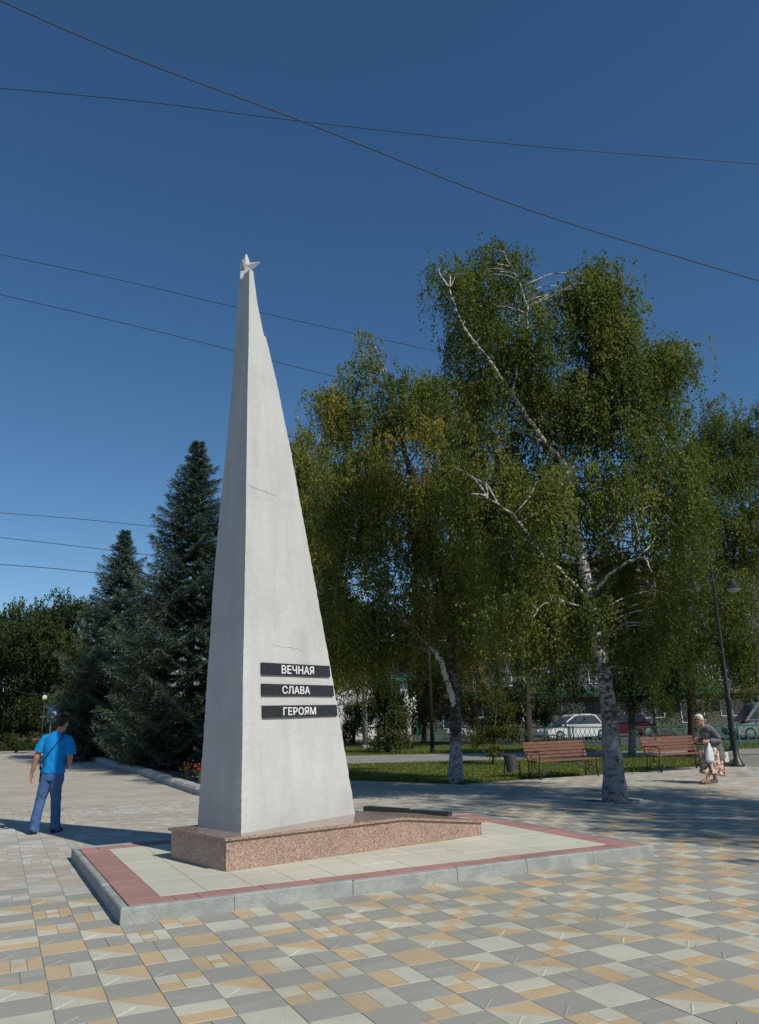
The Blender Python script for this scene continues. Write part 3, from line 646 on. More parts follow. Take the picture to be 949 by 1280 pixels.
def tree_root(name, label, base, cat='tree', group=None): return thing(name, label, cat, base, 0, group)
def trunk_obj(root, path, radii, mat, limbs=(), n=10):
    """trunk plus limb objects; returns sample points along all of them"""
    pts = smooth_path(path, 5); rr = np.interp(np.linspace(0,1,len(pts)), np.linspace(0,1,len(radii)), radii)
    rr = [r*(1+random.uniform(-.05,.05)) for r in rr]
    mb = MB(); mb.tube(pts, rr, n); mb.obj('trunk', mat, root, smooth=True); samples = list(pts[len(pts)//3:])
    for lp, r0, r1, *mo in limbs:
        q = smooth_path(lp, 5); q = [p+np.array(rng.normal(0,.012,3)) if 0 < i < len(q)-1 else p for i, p in enumerate(q)]
        MB().tube(q, np.linspace(r0, r1, len(q)), 7).obj('limb', mo[0] if mo else mat, root, smooth=True); samples += q[1:]
    return samples
def lobes_at(specs, Y, depth=1.0, jit=.6):
    out = []
    for (u, v, ru, rv) in specs:
        c = at(u, v, Y+rng.uniform(-jit,jit)); k = math.sqrt(c[1]**2+c[0]**2+(c[2]-EYE)**2)/FPX
        out.append((c, (ru*k, min(ru,rv)*k*depth+.3, rv*k)))
    return out
def path_at(pts, Y, dy=0):
    n = len(pts); return [at(u, v, Y+dy*i/max(1,n-1)) for i, (u, v) in enumerate(pts)]
QL = 1.9
# --- front birch
Y1 = 15.15; base = np.array([4.13, Y1, -.02]); r = tree_root('birch_tree', 'large front birch with whitewashed foot growing from a pit in the pavement before the benches', base)
tp = [base]+path_at([(766,950),(758,860),(747,800),(737,745),(724,680),(712,620),(703,575)], Y1, .3)
lm = [(path_at([(703,575),(672,540),(640,490),(608,445),(578,405),(562,360)], Y1+.3, -1.2), .075, .018),
      (path_at([(703,575),(698,530),(685,480),(660,430),(648,390),(640,340)], Y1+.3, .2), .07, .012),
      (path_at([(708,600),(724,550),(737,500),(745,430),(742,355)], Y1+.3, .9), .07, .014),
      (path_at([(640,490),(652,440),(660,400),(652,360),(630,315)], Y1-.3, .1), .04, .01),
      (path_at([(736,750),(760,720),(785,703),(805,698),(815,715)], Y1, -1.3), .05, .014),
      (path_at([(738,700),(765,660),(790,630),(812,588),(860,560)], Y1+.1, 1.0), .06, .016),
      (path_at([(732,745),(700,712),(675,690),(650,655),(635,638),(605,620),(588,617)], Y1, -1.6), .05, .012),
      (path_at([(726,700),(705,680),(680,670),(655,640)], Y1+.2, 1.4), .04, .012),
      (path_at([(730,760),(705,752),(680,755),(664,775)], Y1, -.9), .03, .01),
      (path_at([(745,520),(790,480),(830,460),(850,440)], Y1+.7, .6), .035, .01)]
sm = trunk_obj(r, tp, [.25,.175,.135,.12,.115,.11,.10,.095], 'bark1', [(a_, b_*.72, c_*.8, 'bark2') for a_, b_, c_ in lm], 14)
crown('birch', lobes_at([(628,322,12,20),(742,348,13,16),(566,350,12,14),(838,440,10,16),(618,352,34,42),(570,372,38,42),(652,400,45,50),(694,405,26,40),(735,385,42,50),(765,400,40,55),(800,455,48,48),(835,470,30,40),(710,465,70,60),(610,440,55,60),(765,500,75,55)], Y1+.35, .8, .2), int(60000*QL), .062, 'leafb', r, 1.0, hue=(.34,.2), nz=.02, yellow=.09, ph=4.3, branches=sm, bmat='bark2', clump=150)
crown('birch', lobes_at([(640,545,75,75),(760,570,95,80),(838,545,45,60),(610,640,70,90),(690,650,70,60),(790,650,90,80),(845,630,38,70),(700,745,90,55),(790,740,75,60),(640,745,60,60),(690,810,40,26),(800,790,50,34)], Y1+.4, 1.0), int(74000*QL), .062, 'leafb', r, 1.25, hue=(.36,.2), nz=.05, yellow=.10, ph=2, branches=sm, bmat='bark2', clump=170)
# --- birch behind the obelisk
Y2 = 20.4; base = np.array([1.69, Y2, -.02]); r = tree_root('birch_tree', 'birch on the lawn edge between the obelisk and the left bench with forked trunk', base)
tp = [base]+path_at([(570,930),(569,880),(565,820),(560,770),(548,700),(530,640),(510,580),(490,500),(468,430)], Y2, .3)
lm = [(path_at([(568,885),(560,855),(553,832),(545,815)], Y2, -.6), .075, .06, 'birchw'),
      (path_at([(545,815),(520,790),(500,765),(482,738),(470,720)], Y2-.6, -.4), .05, .02, 'bark2'),
      (path_at([(548,700),(500,650),(470,632),(450,645),(443,680)], Y2, -1.4), .04, .01),
      (path_at([(530,640),(470,590),(430,560),(410,520),(405,490)], Y2+.1, -.6), .045, .01),
      (path_at([(510,580),(500,540),(490,480),(455,415)], Y2+.2, .2), .05, .01),
      (path_at([(555,740),(585,680),(590,600),(560,520),(545,470)], Y2, 1.0), .06, .012)]
sm = trunk_obj(r, tp, [.20,.15,.13,.12,.11,.10,.085,.07,.05,.02], 'bark2w', lm, 12)
crown('birch', lobes_at([(456,425,9,20),(412,490,12,12),(482,440,12,16),(458,470,26,38),(425,500,30,32),(500,490,42,48),(440,560,48,70),(520,560,60,70),(560,520,45,70),(415,620,34,70),(480,640,80,80),(570,640,60,80),(450,730,45,75),(540,740,75,70),(600,730,50,70),(420,760,34,70),(445,800,34,40),(520,805,50,36),(590,800,36,36)], Y2+.2, .9), int(112000*QL), .068, 'leafb', r, 1.35, hue=(.48,.2), nz=.08, yellow=.10, ph=3, branches=sm, bmat='bark2', clump=220)
# --- further birches and broadleaf trees
def simple_tree(name, label, u, v, trunk_uv, radii, lobes, n, size, leaf, bark, Y=None, limbs=(), depth=1.0, group=None, **kw):
    g = gnd(u, v) if Y is None else at(u, v, Y); g = np.array([g[0], g[1], -.03]); YY = g[1]
    r = tree_root(name, label, g, group=group)
    sm = trunk_obj(r, [g]+path_at(trunk_uv, YY), radii, bark, [(path_at(l, YY, random.uniform(-1,1)), .05, .012) for l in limbs], 8)
    crown(name, lobes_at(lobes, YY, depth), int(n*QL), size, leaf, r, branches=sm, bmat=bark, **kw); return r
simple_tree('birch_tree', 'birch with arching bare limbs peeking out right behind the obelisk', 400, 962, [(398,850),(392,750),(385,640),(378,560),(372,520)], [.22,.16,.12,.08,.04,.02],
    [(370,560,20,50),(398,560,14,24),(376,640,40,60),(405,620,26,60),(392,720,45,80),(415,800,45,60),(385,830,36,50)], 44000, .085, 'leafb', 'bark2', limbs=[[(385,640),(375,610),(362,590),(350,580)],[(390,660),(372,620),(356,598)]], droop=1.3, hue=(.52,.2), yellow=.07, ph=5, clump=70, per=20)
simple_tree('birch_tree', 'dark birch at the right edge behind the woman and the lamp', 867, 948, [(866,900),(862,850),(858,790),(852,700),(850,620)], [.20,.17,.15,.13,.10,.05],
    [(898,545,42,42),(935,540,40,38),(870,600,50,60),(930,630,55,80),(890,700,70,70),(945,730,55,90),(860,770,55,45),(850,850,38,34),(900,790,50,40),(960,600,50,90),(930,820,40,30),(880,845,40,16),(935,850,30,12)], 88000, .07, 'leafb', 'bark3', limbs=[[(858,790),(890,720),(925,660)],[(852,700),(880,620),(900,560)]], droop=1.1, hue=(.36,.2), yellow=.05, ph=6, clump=90, per=22)
simple_tree('birch_tree', 'slim birch with a pale foot standing behind the right bench', 790, 945, [(790,900),(788,860),(786,800),(780,720)], [.15,.12,.11,.1,.05],
    [(785,790,60,50),(760,740,60,60),(820,800,45,45),(840,860,28,26),(735,800,40,40),(745,855,28,18),(805,870,28,16),(705,850,28,18),(770,840,30,16)], 40000, .075, 'leafd', 'bark2w', droop=1.0, hue=(.45,.2), yellow=.03, ph=7, clump=50, per=20)
simple_tree('birch_tree', 'tall thin tree with a grey trunk left of the white car', 661, 932, [(660,880),(659,820),(655,740),(650,660)], [.20,.17,.15,.12,.05],
    [(640,720,80,55),(700,775,60,45),(590,790,55,45),(650,660,60,50),(735,740,60,50),(640,800,50,30),(690,840,34,18),(600,835,30,18)], 50000, .10, 'leafd', 'bark3', droop=1.6, hue=(.40,.2), yellow=.03, ph=8, clump=50, per=20)
simple_tree('yellowing_tree', 'tree with yellowing leaves behind the black lamp pole', 530, 930, [(530,900),(530,870),(531,830)], [.16,.14,.12,.06],
    [(540,875,26,28),(530,835,30,36),(575,885,28,22),(520,800,30,36),(560,840,30,30),(610,860,28,26)], 26000, .10, 'leafy', 'bark3', droop=1.0, hue=(.45,.25), yellow=.2, ph=9, clump=30, per=18)
simple_tree('young_tree', 'young slender tree on the lawn left of the left bench', 616, 957, [(617,930),(620,890),(624,860)], [.035,.03,.02,.01],
    [(624,866,7,16),(623,888,13,16),(621,908,20,14),(617,926,25,10),(640,920,14,9),(600,918,10,8)], 3600, .07, 'leafy', 'bark3', droop=.22, hue=(.30,.25), yellow=.1, ph=10, clump=30, per=14, spread=.18)
simple_tree('creeper_bush', 'tall dense creeper clad bush in front of the white building', 485, 941, [(485,920),(484,890),(482,850)], [.12,.10,.08,.04],
    [(486,885,18,44),(478,922,18,18),(500,912,12,24),(480,845,18,30),(495,880,12,30)], 12000, .10, 'leafd', 'bark3', droop=.9, hue=(.55,.3), yellow=.04, ph=11, clump=20, per=16)
simple_tree('small_tree', 'small grey leaved tree against the white building', 442, 932, [(444,905),(446,880),(448,850)], [.10,.08,.05,.03],
    [(444,892,15,26),(438,915,12,14),(452,870,12,16)], 5000, .09, 'leafd', 'bark3', droop=.7, hue=(.2,.2), yellow=0, ph=12, clump=30, per=14)
simple_tree('round_tree', 'round dark tree by the shop wall behind the thin grey trunk', 682, 905, [(682,890),(682,870)], [.12,.1,.06],
    [(690,888,20,16),(660,885,20,18),(640,880,18,22)], 8000, .12, 'leafd', 'bark3', Y=58, droop=.8, hue=(.25,.2), yellow=0, ph=13, clump=10, per=14)
# trees outside the frame on the right; they shade the paving
def offstage_birch(x, y, h, rr, seed, label):
    base = np.array([x,y,-.02]); r = tree_root('birch_tree', label, base)
    top = base+np.array([.3,.2,h]); sm = trunk_obj(r, [base, base+[.05,.02,h*.35], base+[.15,.1,h*.7], top], [.24,.16,.1,.03], 'bark1', [([base+[0,0,h*.4], base+[rr*.6*math.cos(k), rr*.6*math.sin(k), h*.6]], .05, .015) for k in (0,1.6,3.1,4.6)], 10)
    lb = [((x+rr*.55*math.cos(k*1.25), y+rr*.55*math.sin(k*1.25), h*(.40+.09*k)), (rr*.6, rr*.6, h*.14)) for k in range(6)]
    crown('birch', lb, int(22000*QL), .09, 'leafb', r, 1.2, hue=(.4,.2), nz=.1, ph=seed, per=20, branches=sm, bmat='bark2', clump=40)
offstage_birch(12.2, 5.6, 11.5, 3.0, 21, 'birch beside the square beyond the right edge, nearest the viewer')
offstage_birch(11.6, 8.3, 14.0, 3.1, 22, 'birch beside the square beyond the right edge, farther down the row')
# --- background elms on the left
simple_tree('elm_tree', 'round leafy elm at the far left end of the square', 18, 925, [(20,880),(22,830),(25,800)], [.35,.3,.2,.08], [(15,800,40,40),(35,790,35,38),(0,850,45,50),(40,860,40,45),(10,895,50,20)], 30000, .17, 'leafd', 'bark3', Y=62, droop=1.0, hue=(.50,.25), yellow=.02, ph=14, clump=30, per=14, spread=.6)
simple_tree('elm_tree', 'taller leafy elm beside the left spruce', 78, 925, [(78,880),(78,830),(78,790)], [.35,.3,.2,.08], [(75,772,28,28),(60,800,35,35),(95,800,25,45),(75,850,45,50),(100,880,30,35),(60,895,40,18)], 32000, .17, 'leafd', 'bark3', Y=58, droop=1.0, hue=(.55,.25), yellow=.02, ph=15, clump=30, per=14, spread=.6)
simple_tree('elm_tree', 'distant elm at the left edge of the picture', -45, 925, [(-45,850)], [.3,.2,.1], [(-40,830,40,60),(-60,880,40,50)], 12000, .2, 'leafd', 'bark3', Y=60, droop=1.0, hue=(.35,.25), ph=16, clump=10, per=14, spread=.6)
# backdrop woods far beyond the square
def wood(name, specs, Y, n, hue): 
    lb = lobes_at(specs, Y, 1.0, 3); me_ = []
    o = crown('wood', lb, n, .3, 'leafd', None, .9, hue=(hue,.2), per=12, spread=.9, parent_name=name); o['kind'] = 'stuff'
wood('distant_wood', [(u, 885+random.uniform(-8,4), 30, 32) for u in range(-60, 330, 30)], 78, 30000, .3)
wood('distant_wood', [(u, 850+random.uniform(-15,10), 40, 50) for u in range(350, 550, 28)], 85, 26000, .3)

# --- spruces
def spruce(base, h, rad, label, seed, nlv=30, per=15):
    rs = np.random.default_rng(seed); base = np.array(base, float); r = thing('spruce_tree', label, 'tree', base)
    lean = np.array([rs.normal(0,.05), rs.normal(0,.05)])
    mb = MB(); mb.tube([base-[0,0,.05], base+[0,0,h*.3], base+[lean[0],lean[1],h*.98]], [.20,.14,.02], 9); mb.obj('trunk','bark3',r,smooth=True)
    P = []; D = []; H = []; S = []; bm_ = MB(); z = .6
    while z < h*.99:
        f = 1-z/h; nb = int(4+6*f); L0 = rad*(f**.80)*(1+.10*math.sin(z*2.7+seed))*min(1,(.62+z*.2))
        for k in range(nb):
            az = 2*PI*(k+rs.random()*.8)/nb+z*3; L_ = max(.16, L0*rs.uniform(.68,1.12)); d = np.array([math.cos(az), math.sin(az)])
            m = int(5+L_*9); t = np.linspace(.04,1,m); drp = -.30*f-.05; zz = z+L_*(.30*(1-f)*t+drp*t*1.1+.34*t*t*(.5+f*.6)); 
            sp = np.stack([base[0]+d[0]*L_*t, base[1]+d[1]*L_*t, base[2]+zz], 1)
            if rs.random() < .35: bm_.tube([sp[0], sp[m//2], sp[-1]], [.022*L_**.5,.014,.005], 4)
            side = np.array([-d[1], d[0], 0])
            for j in range(m):                        # side branchlets hanging from the branch
                wdt = L_*.38*math.sin(PI*min(1,(.25+t[j]*.72)))**.8*(1-t[j]*.35)+.05
                for sg in (-1, 1):
                    q = int(2+wdt*9)
                    tt_ = np.linspace(0,1,q); pts = sp[j]+np.outer(tt_*wdt, sg*side*.80+np.array([d[0],d[1],0])*.55)+np.outer(-tt_**1.3*wdt*.40*(1+f*.6), [0,0,1])
                    dirv = sg*side*.6+np.array([d[0],d[1],0])*.75+np.array([0,0,-.12])
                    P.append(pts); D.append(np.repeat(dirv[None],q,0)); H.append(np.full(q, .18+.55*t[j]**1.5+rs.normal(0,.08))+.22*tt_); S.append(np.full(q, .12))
                P.append(sp[j][None]); D.append(np.array([[d[0],d[1],.25]])); H.append(np.array([.45])); S.append(np.array([.12]))
        z += .15+.36*f*rs.uniform(.7,1.2)
    P = np.concatenate(P); D = np.concatenate(D); H = np.concatenate(H); 
    rep = 3; n = len(P); P = np.repeat(P,rep,0)+rs.normal(0,.028,(n*rep,3)); D = np.repeat(D,rep,0)+rs.normal(0,.42,(n*rep,3)); H = np.repeat(H,rep)+rs.normal(0,.10,n*rep)
    D /= np.linalg.norm(D,axis=1)[:,None]; rr_ = rs.normal(0,1,P.shape)+np.array([0,0,0]); sdv = np.cross(D, rr_); sdv /= np.linalg.norm(sdv,axis=1)[:,None]
    l = rs.uniform(.09,.19,len(P))[:,None]; w_ = l*.13
    V = np.stack([P-sdv*w_*.6, P+D*l*.6-sdv*w_*.2+0, P+D*l, P+sdv*w_*.9], 1).reshape(-1,3)
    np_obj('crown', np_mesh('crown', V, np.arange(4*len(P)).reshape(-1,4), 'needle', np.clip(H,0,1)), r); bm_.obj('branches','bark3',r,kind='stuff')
    print('spruce', len(P)); return r
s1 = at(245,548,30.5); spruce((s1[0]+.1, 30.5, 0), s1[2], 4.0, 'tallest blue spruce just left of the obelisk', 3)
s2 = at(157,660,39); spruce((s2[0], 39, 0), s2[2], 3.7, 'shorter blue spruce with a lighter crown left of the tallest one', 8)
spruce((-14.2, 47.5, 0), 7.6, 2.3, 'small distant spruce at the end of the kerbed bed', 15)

# ------------------------------------------------------------ lawn cover and fallen leaves
def scatter_blades(n, poly, h, name, mat, z0=.0, flat=False):
    P = np.array(poly); lo, hi = P.min(0), P.max(0); pts = []
    while len(pts) < n:
        q = rng.uniform(lo, hi, (n*2,2)); ins = np.zeros(len(q), bool)
        j = len(P)-1
        for i in range(len(P)):
            c = ((P[i,1] > q[:,1]) != (P[j,1] > q[:,1])) & (q[:,0] < (P[j,0]-P[i,0])*(q[:,1]-P[i,1])/(P[j,1]-P[i,1]+1e-12)+P[i,0]); ins ^= c; j = i
        pts += list(q[ins])
    q = np.array(pts[:n]); a = rng.uniform(0,2*PI,n); hh = h*rng.uniform(.5,1.3,n)
    if flat:
        V = np.stack([np.stack([q[:,0]+np.cos(a+k*PI/2)*hh*(.5 if k%2 else .35), q[:,1]+np.sin(a+k*PI/2)*hh*(.5 if k%2 else .35), np.full(n, z0)+rng.uniform(.003,.03,n)],1) for k in range(4)],1).reshape(-1,3); F = np.arange(4*n).reshape(-1,4)
    else:
        w_ = .012; dx, dy = np.cos(a)*w_, np.sin(a)*w_; tz = rng.normal(0,.35,(n,2))*hh[:,None]
        V = np.stack([np.stack([q[:,0]-dx,q[:,1]-dy,np.full(n,z0)],1), np.stack([q[:,0]+dx,q[:,1]+dy,np.full(n,z0)],1), np.stack([q[:,0]+tz[:,0],q[:,1]+tz[:,1],z0+hh],1)],1).reshape(-1,3); F = np.arange(3*n).reshape(-1,3)
    o = np_obj(name, np_mesh(name, V, F, mat, rng.uniform(0,1,n)), None, 'stuff'); return o
LAWN = [(1.75,20.15),(6.9,22.8),(10.6,25.35),(10.6,29.4),(-2.2,29.4),(-1.6,24),(-.9,22.25)]
scatter_blades(90000, LAWN, .07, 'grass', 'blade')
scatter_blades(40000, [(-9,37.6),(4,35.6),(12,33.3),(22,33.1),(22,36.5),(12,37.8),(6,45.8),(2,55.8),(-9,56.8)], .10, 'grass', 'blade')
scatter_blades(1300, LAWN, .06, 'fallen_leaves', 'fallen', .03, True)
scatter_blades(160, [(3.6,14.2),(9.5,18),(9.5,24),(3,19.8),(1.5,17)], .05, 'fallen_leaves', 'fallen', .002, True)
scatter_blades(30, [(-6,4),(6,4),(9,12),(-9,12)], .035, 'fallen_leaves', 'fallen', .003, True)

# ------------------------------------------------------------ kerb of the spruce bed, flowers, tree pit
kr = thing('bed_kerb', 'pale rounded kerb curving away along the spruce bed', 'kerb', (-4.2,19.2,0))
kp = [np.array(p) for p in [(-3.3,17.6),(-4.25,19.2),(-6.1,23.1),(-8.0,27.4),(-10.6,32.5),(-13.6,38.6),(-17,45),(-22,54)]]
for a, b in zip(kp, kp[1:]):
    n = int(np.linalg.norm(b-a)/1.5)+1
    for k in range(n):
        p, q = lerp(a,b,k/n), lerp(a,b,(k+.985)/n); d = (q-p)/np.linalg.norm(q-p); nn = np.array([-d[1],d[0]])*.17
        MB().prism([p-nn,q-nn,q+nn,p+nn], -.01, .17+random.uniform(-.012,.012), bev=.055).obj('kerb_stone','kerbw',kr)
for k, (x, y) in enumerate([(-4.45,20.9),(-4.9,21.6),(-4.2,20.2),(-5.4,22.4)]):
    r = thing('flower_clump', ['red flowering clump tallest by the bed kerb','orange red clump behind the tallest one','low flowering clump nearest the plinth','flowering clump farthest along the kerb'][k], 'flowers', (x,y,0))
    mb = MB(); fl = MB()
    for _ in range(60):
        a, rr_, z = random.uniform(0,2*PI), random.uniform(0,.22), random.uniform(.1,.5); p = Vector((x+rr_*math.cos(a), y+rr_*math.sin(a), z)); d = Vector((random.gauss(0,1),random.gauss(0,1),random.uniform(0,1))).normalized()*.07; s = d.orthogonal().normalized()*.02
        mb.add([p-s,p+s,p+d],[(0,1,2)])
    for _ in range(14):
        a, rr_, z = random.uniform(0,2*PI), random.uniform(0,.2), random.uniform(.35,.58); fl.ball((x+rr_*math.cos(a), y+rr_*math.sin(a), z), (.035,.035,.02), 6)
        mb.tube([(x,y,0),(x+rr_*math.cos(a), y+rr_*math.sin(a), z)], .005, 3)
    mb.obj('foliage','grass',r); fl.obj('blossom','red_fl',r,smooth=True)
pit = thing('tree_pit_edging', 'broken pale edging stones round the front birch foot', 'edging', (4.13,15.15,0))
MB().prism([(3.70,14.80),(4.56,15.20),(4.20,15.96),(3.36,15.56)], -.02, -.004).obj('soil','dirt',pit)
for p, q in (((3.98,14.76),(3.62,14.93)),((3.60,14.96),(3.36,15.5)),((4.33,14.86),(4.72,15.02)),((4.62,15.14),(4.24,15.92))):
    p, q = np.array(p), np.array(q); d = (q-p)/np.linalg.norm(q-p); nn = np.array([-d[1],d[0]])*.04
    MB().prism([p-nn,q-nn,q+nn,p+nn], -.01, .05, bev=.012).obj('edging_stone','kerbw',pit)

# ------------------------------------------------------------ benches
def arc(p, q, h, n=9, up=(0,0,1)):
    p, q, u_ = Vector(p), Vector(q), Vector(up); return [p.lerp(q, i/n)+u_*h*math.sin(PI*i/n) for i in range(n+1)]
def make_bench(label):
    t = thing('park_bench', label, 'bench')
    Lh = .95
    for k in range(5):
        z = .50+.082*k; y = .19+.030*k
        MB().box(-Lh,Lh,y-.014,y+.014,z,z+.062).obj('backrest_slat','wood',t)
    for k in range(6):
        y = -.30+.08*k; MB().box(-Lh,Lh,y,y+.066,.425+.004*(k==0),.452+.004*(k==0)).obj('seat_slat','wood',t)
    for sx in (-1,1):
        x = sx*(Lh-.07); m = MB(); tb = lambda p, r_=.013: m.tube(p, r_, 6)
        tb([(x,.20,0),(x,.17,.42),(x,.215,.52),(x,.36,.93)], .016); tb([(x,-.33,0),(x,-.27,.2),(x,-.29,.42)], .016); tb([(x,-.31,.42),(x,.18,.42)], .014)
        tb(arc((x,-.30,.02),(x,.18,.02),.26), .011)
        tb([(x,-.28,.42),(x,-.33,.55),(x,-.30,.63),(x,-.22,.655),(x,.05,.655),(x,.26,.66)], .015); tb([(x,-.10,.42),(x,-.02,.52),(x,.08,.50),(x,.06,.58),(x,-.03,.6)], .010)
        tb([(x,-.08,.27),(x,-.08,.42)], .010); tb([(x,.05,.27),(x,.05,.42)], .010)
        m.obj('side_frame','iron',t,smooth=True)
        MB().tube([(x,-.30,.42)]+arc((x,-.30,.05),(x-sx*.75,-.24,.405),.10,6), .012, 6).obj('brace','iron',t,smooth=True)
    MB().tube(arc((-.82,-.24,.04),(.82,-.24,.04),.355,16), .012, 6).obj('stretcher_arch','iron',t,smooth=True)
    m = MB(); m.tube(arc((-.52,.35,.90),(.52,.35,.90),.135,14), .015, 6)
    for k in range(-4,5):
        x = k*.105; h = .125*math.cos(k/5*PI/2)*.92; m.tube([(x,.35,.90),(x+.03,.35,.90+h*.45),(x-.01,.35,.90+h*.9)], .011, 5); m.tube(arc((x-.05,.35,.905),(x+.05,.35,.905),h*.5,6), .010, 5)
    m.obj('scroll_crest','iron',t,smooth=True)
    return t
BR = math.atan2(B[1], B[0])
b1 = make_bench('left red-brown slatted bench on the lawn edge, beside the litter bin'); b1['group'] = 'slatted benches facing the square'
b2 = copy_tree(b1); b2['label'] = 'right red-brown slatted bench with iron crest, beside the walking woman'
b1.location = (4.50,21.22,0); b1.rotation_euler = (0,0,R(24)); b2.location = (7.92,22.55,0); b2.rotation_euler = (0,0,R(25))
# litter bins
t = thing('litter_bin', 'dark sheet metal litter bin tilted in a wire stand left of the left bench', 'bin', (3.22,21.2,0))
m = MB(); rt = Matrix.Translation((3.22,21.2,.18)) @ Matrix.Rotation(R(-7),4,'Y')
prof = [(.13,0),(.16,.42),(.165,.43),(.155,.43),(.125,.02)]; V = MB().lathe(prof, n=14); m.add([rt @ Vector(p) for p in V.v], V.f[:-2]+[tuple(range(14))[::-1]]); m.obj('bucket','tin',t,smooth=False)
m = MB()
for sx in (-1,1): m.tube([(3.22+sx*.2,21.08,0),(3.22+sx*.185,21.2,.42),(3.22+sx*.2,21.36,0)], .010, 5)
m.tube([(3.02,21.08,.012),(3.42,21.08,.012)], .01, 5); m.tube([(3.02,21.36,.012),(3.42,21.36,.012)], .01, 5); m.tube([(3.035,21.2,.42),(3.405,21.2,.42)], .008, 5); m.obj('stand','iron',t)
t = thing('litter_bin', 'black drum litter bin with a white notice at the lamp post foot', 'bin', (9.66,23.75,0))
m = MB(); m.lathe([(.15,0),(.17,.02),(.175,.44),(.19,.45),(.19,.475),(.165,.475),(.155,.05)], (9.66,23.75,.0), 16); m.obj('drum','iron',t)
m = MB(); n = 5
V = []; 
for z in (.12,.40):
    for k in range(n): a = R(-95+k*14); V.append((9.66+.1795*math.cos(a), 23.75+.1795*math.sin(a), z))
m.add(V, [(k,k+1,n+k+1,n+k) for k in range(n-1)]); m.obj('notice','whitep',t)

# ------------------------------------------------------------ lamp posts
def lamp_post(loc, label, h=5.55, rz=0, sides=(-1,1)):
    t = thing('street_lamp', label, 'street lamp', loc, 0, 'black two-armed street lamps'); X, Y_, _ = loc; m = MB()
    m.lathe([(.20,0),(.20,.06),(.15,.10),(.14,.16),(.115,.22),(.105,.9),(.12,.93),(.12,.98),(.085,1.04),(.078,1.75),(.10,1.79),(.10,1.86),(.065,1.92),(.05,h-.6),(.06,h-.57),(.06,h-.5),(.035,h-.45),(.03,h),(.045,h+.03),(.0,h+.14)], (X,Y_,0), 14); m.v = [(X+(p[0]-X)*.72, Y_+(p[1]-Y_)*.72, p[2]) if p[2] > .2 else p for p in m.v]; m.obj('post','lampp',t,smooth=True)
    for sx in sides:
        d = Vector((math.cos(rz)*sx, math.sin(rz)*sx, 0)); o_ = Vector((X,Y_,h-.75)); P_ = [o_, o_+d*.12+Vector((0,0,.35)), o_+d*.30+Vector((0,0,.66)), o_+d*.48+Vector((0,0,.72)), o_+d*.62+Vector((0,0,.60)), o_+d*.66+Vector((0,0,.38))]
        a = MB().tube(smooth_path([tuple(p) for p in P_], 4), .018, 7).obj('arm','lampp',t,smooth=True)
        e = P_[-1]; hd = MB().lathe([(.0,.0),(.03,-.01),(.04,-.08),(.09,-.13),(.13,-.20),(.17,-.26),(.27,-.30),(.275,-.315),(.26,-.315)], tuple(e), 20).obj('lamp_shade','lampp',t,smooth=True)
        g = MB().lathe([(.20,-.317),(.205,-.33),(.17,-.40),(.10,-.44),(.0,-.45)], tuple(e), 18).obj('lamp_glass','lens',t,smooth=True)
        fn = MB().tube(smooth_path([tuple(o_+d*.02+Vector((0,0,-.1))), tuple(o_+d*.2+Vector((0,0,.05))), tuple(o_+d*.3+Vector((0,0,.3))), tuple(o_+d*.22+Vector((0,0,.42)))],3), .010, 5).obj('scroll','lampp',t,smooth=True)
    return t
lamp_post((9.98,23.55,0), 'black street lamp with two bell shades behind the walking woman', 5.80, R(12))
g2 = at(893,770,32); lamp_post((g2[0]+.05,32,0), 'second black street lamp, farther off and mostly hidden by leaves', 5.75, R(8))
# other poles
def pole(u0,v0,u1,v1,rad,mat,label,Y=None,name='utility_pole'):
    a = gnd(u0,v0) if Y is None else at(u0,v0,Y); a[2] = -.02; b = at(u1,v1,a[1]); b = np.array([a[0]+(b[0]-a[0])*.5, a[1], b[2]]); t = thing(name, label, 'pole', a)
    MB().tube([a, lerp(a,b,.5), b], [rad, rad*.85, rad*.65], 10).obj('shaft',mat,t,smooth=True)
    MB().lathe([(rad*1.5,0),(rad*1.5,.18),(rad*1.1,.22)], tuple(a), 10).obj('foot',mat,t); return t
pole(541,941,533,700,.085,'iron','thin black pole behind the forked birch')
pole(457,936,454,700,.15,'pole','pale concrete pole before the white building')
pole(822,925,797,700,.11,'pole','pale leaning pole behind the right bench', Y=44)
# ------------------------------------------------------------ fences
def fence(p0, p1, label, h=.88):
    p0, p1 = np.array(p0,float), np.array(p1,float); L_ = np.linalg.norm(p1-p0); d = (p1-p0)/L_; t = thing('park_fence', label, 'fence', (*p0,0), 0, 'green scrolled park fences'); n = max(1,round(L_/2.4)); sc_ = MB(); P3 = lambda s, z: (p0[0]+d[0]*s, p0[1]+d[1]*s, z)
    for k in range(n+1):
        MB().tube([P3(L_*k/n,-.02),P3(L_*k/n,h+.06)], .035, 8).obj('fence_post','green',t)
    for k in range(n):
        a, b = L_*k/n+.035, L_*(k+1)/n-.035
        for z in (.12, h-.04, h): MB().tube([P3(a,z),P3(b,z)], .020 if z != h-.04 else .012, 6).obj('rail','green',t)
        m_ = int((b-a)/.16)
        for j in range(m_):
            s = a+(b-a)*(j+.5)/m_; w_ = .055*(1 if j%2 else -1); sc_.tube([P3(s-w_,.13),P3(s+w_,.28),P3(s+w_*1.2,.42),P3(s,.52),P3(s-w_*1.2,.62),P3(s-w_*.6,.76),P3(s+w_*.4,.83)], .015, 4)
            if j%2: sc_.tube(arc(P3(s-.1,.40),P3(s+.1,.40),.12,5), .013, 4)
    sc_.obj('scrollwork','green',t,kind='stuff'); return t
fa = gnd(515,927); fb = gnd(742,931)
fence((2.2,56.5), (10.75,40.2), 'long green scrolled fence running from the white pillar to the parked white car')
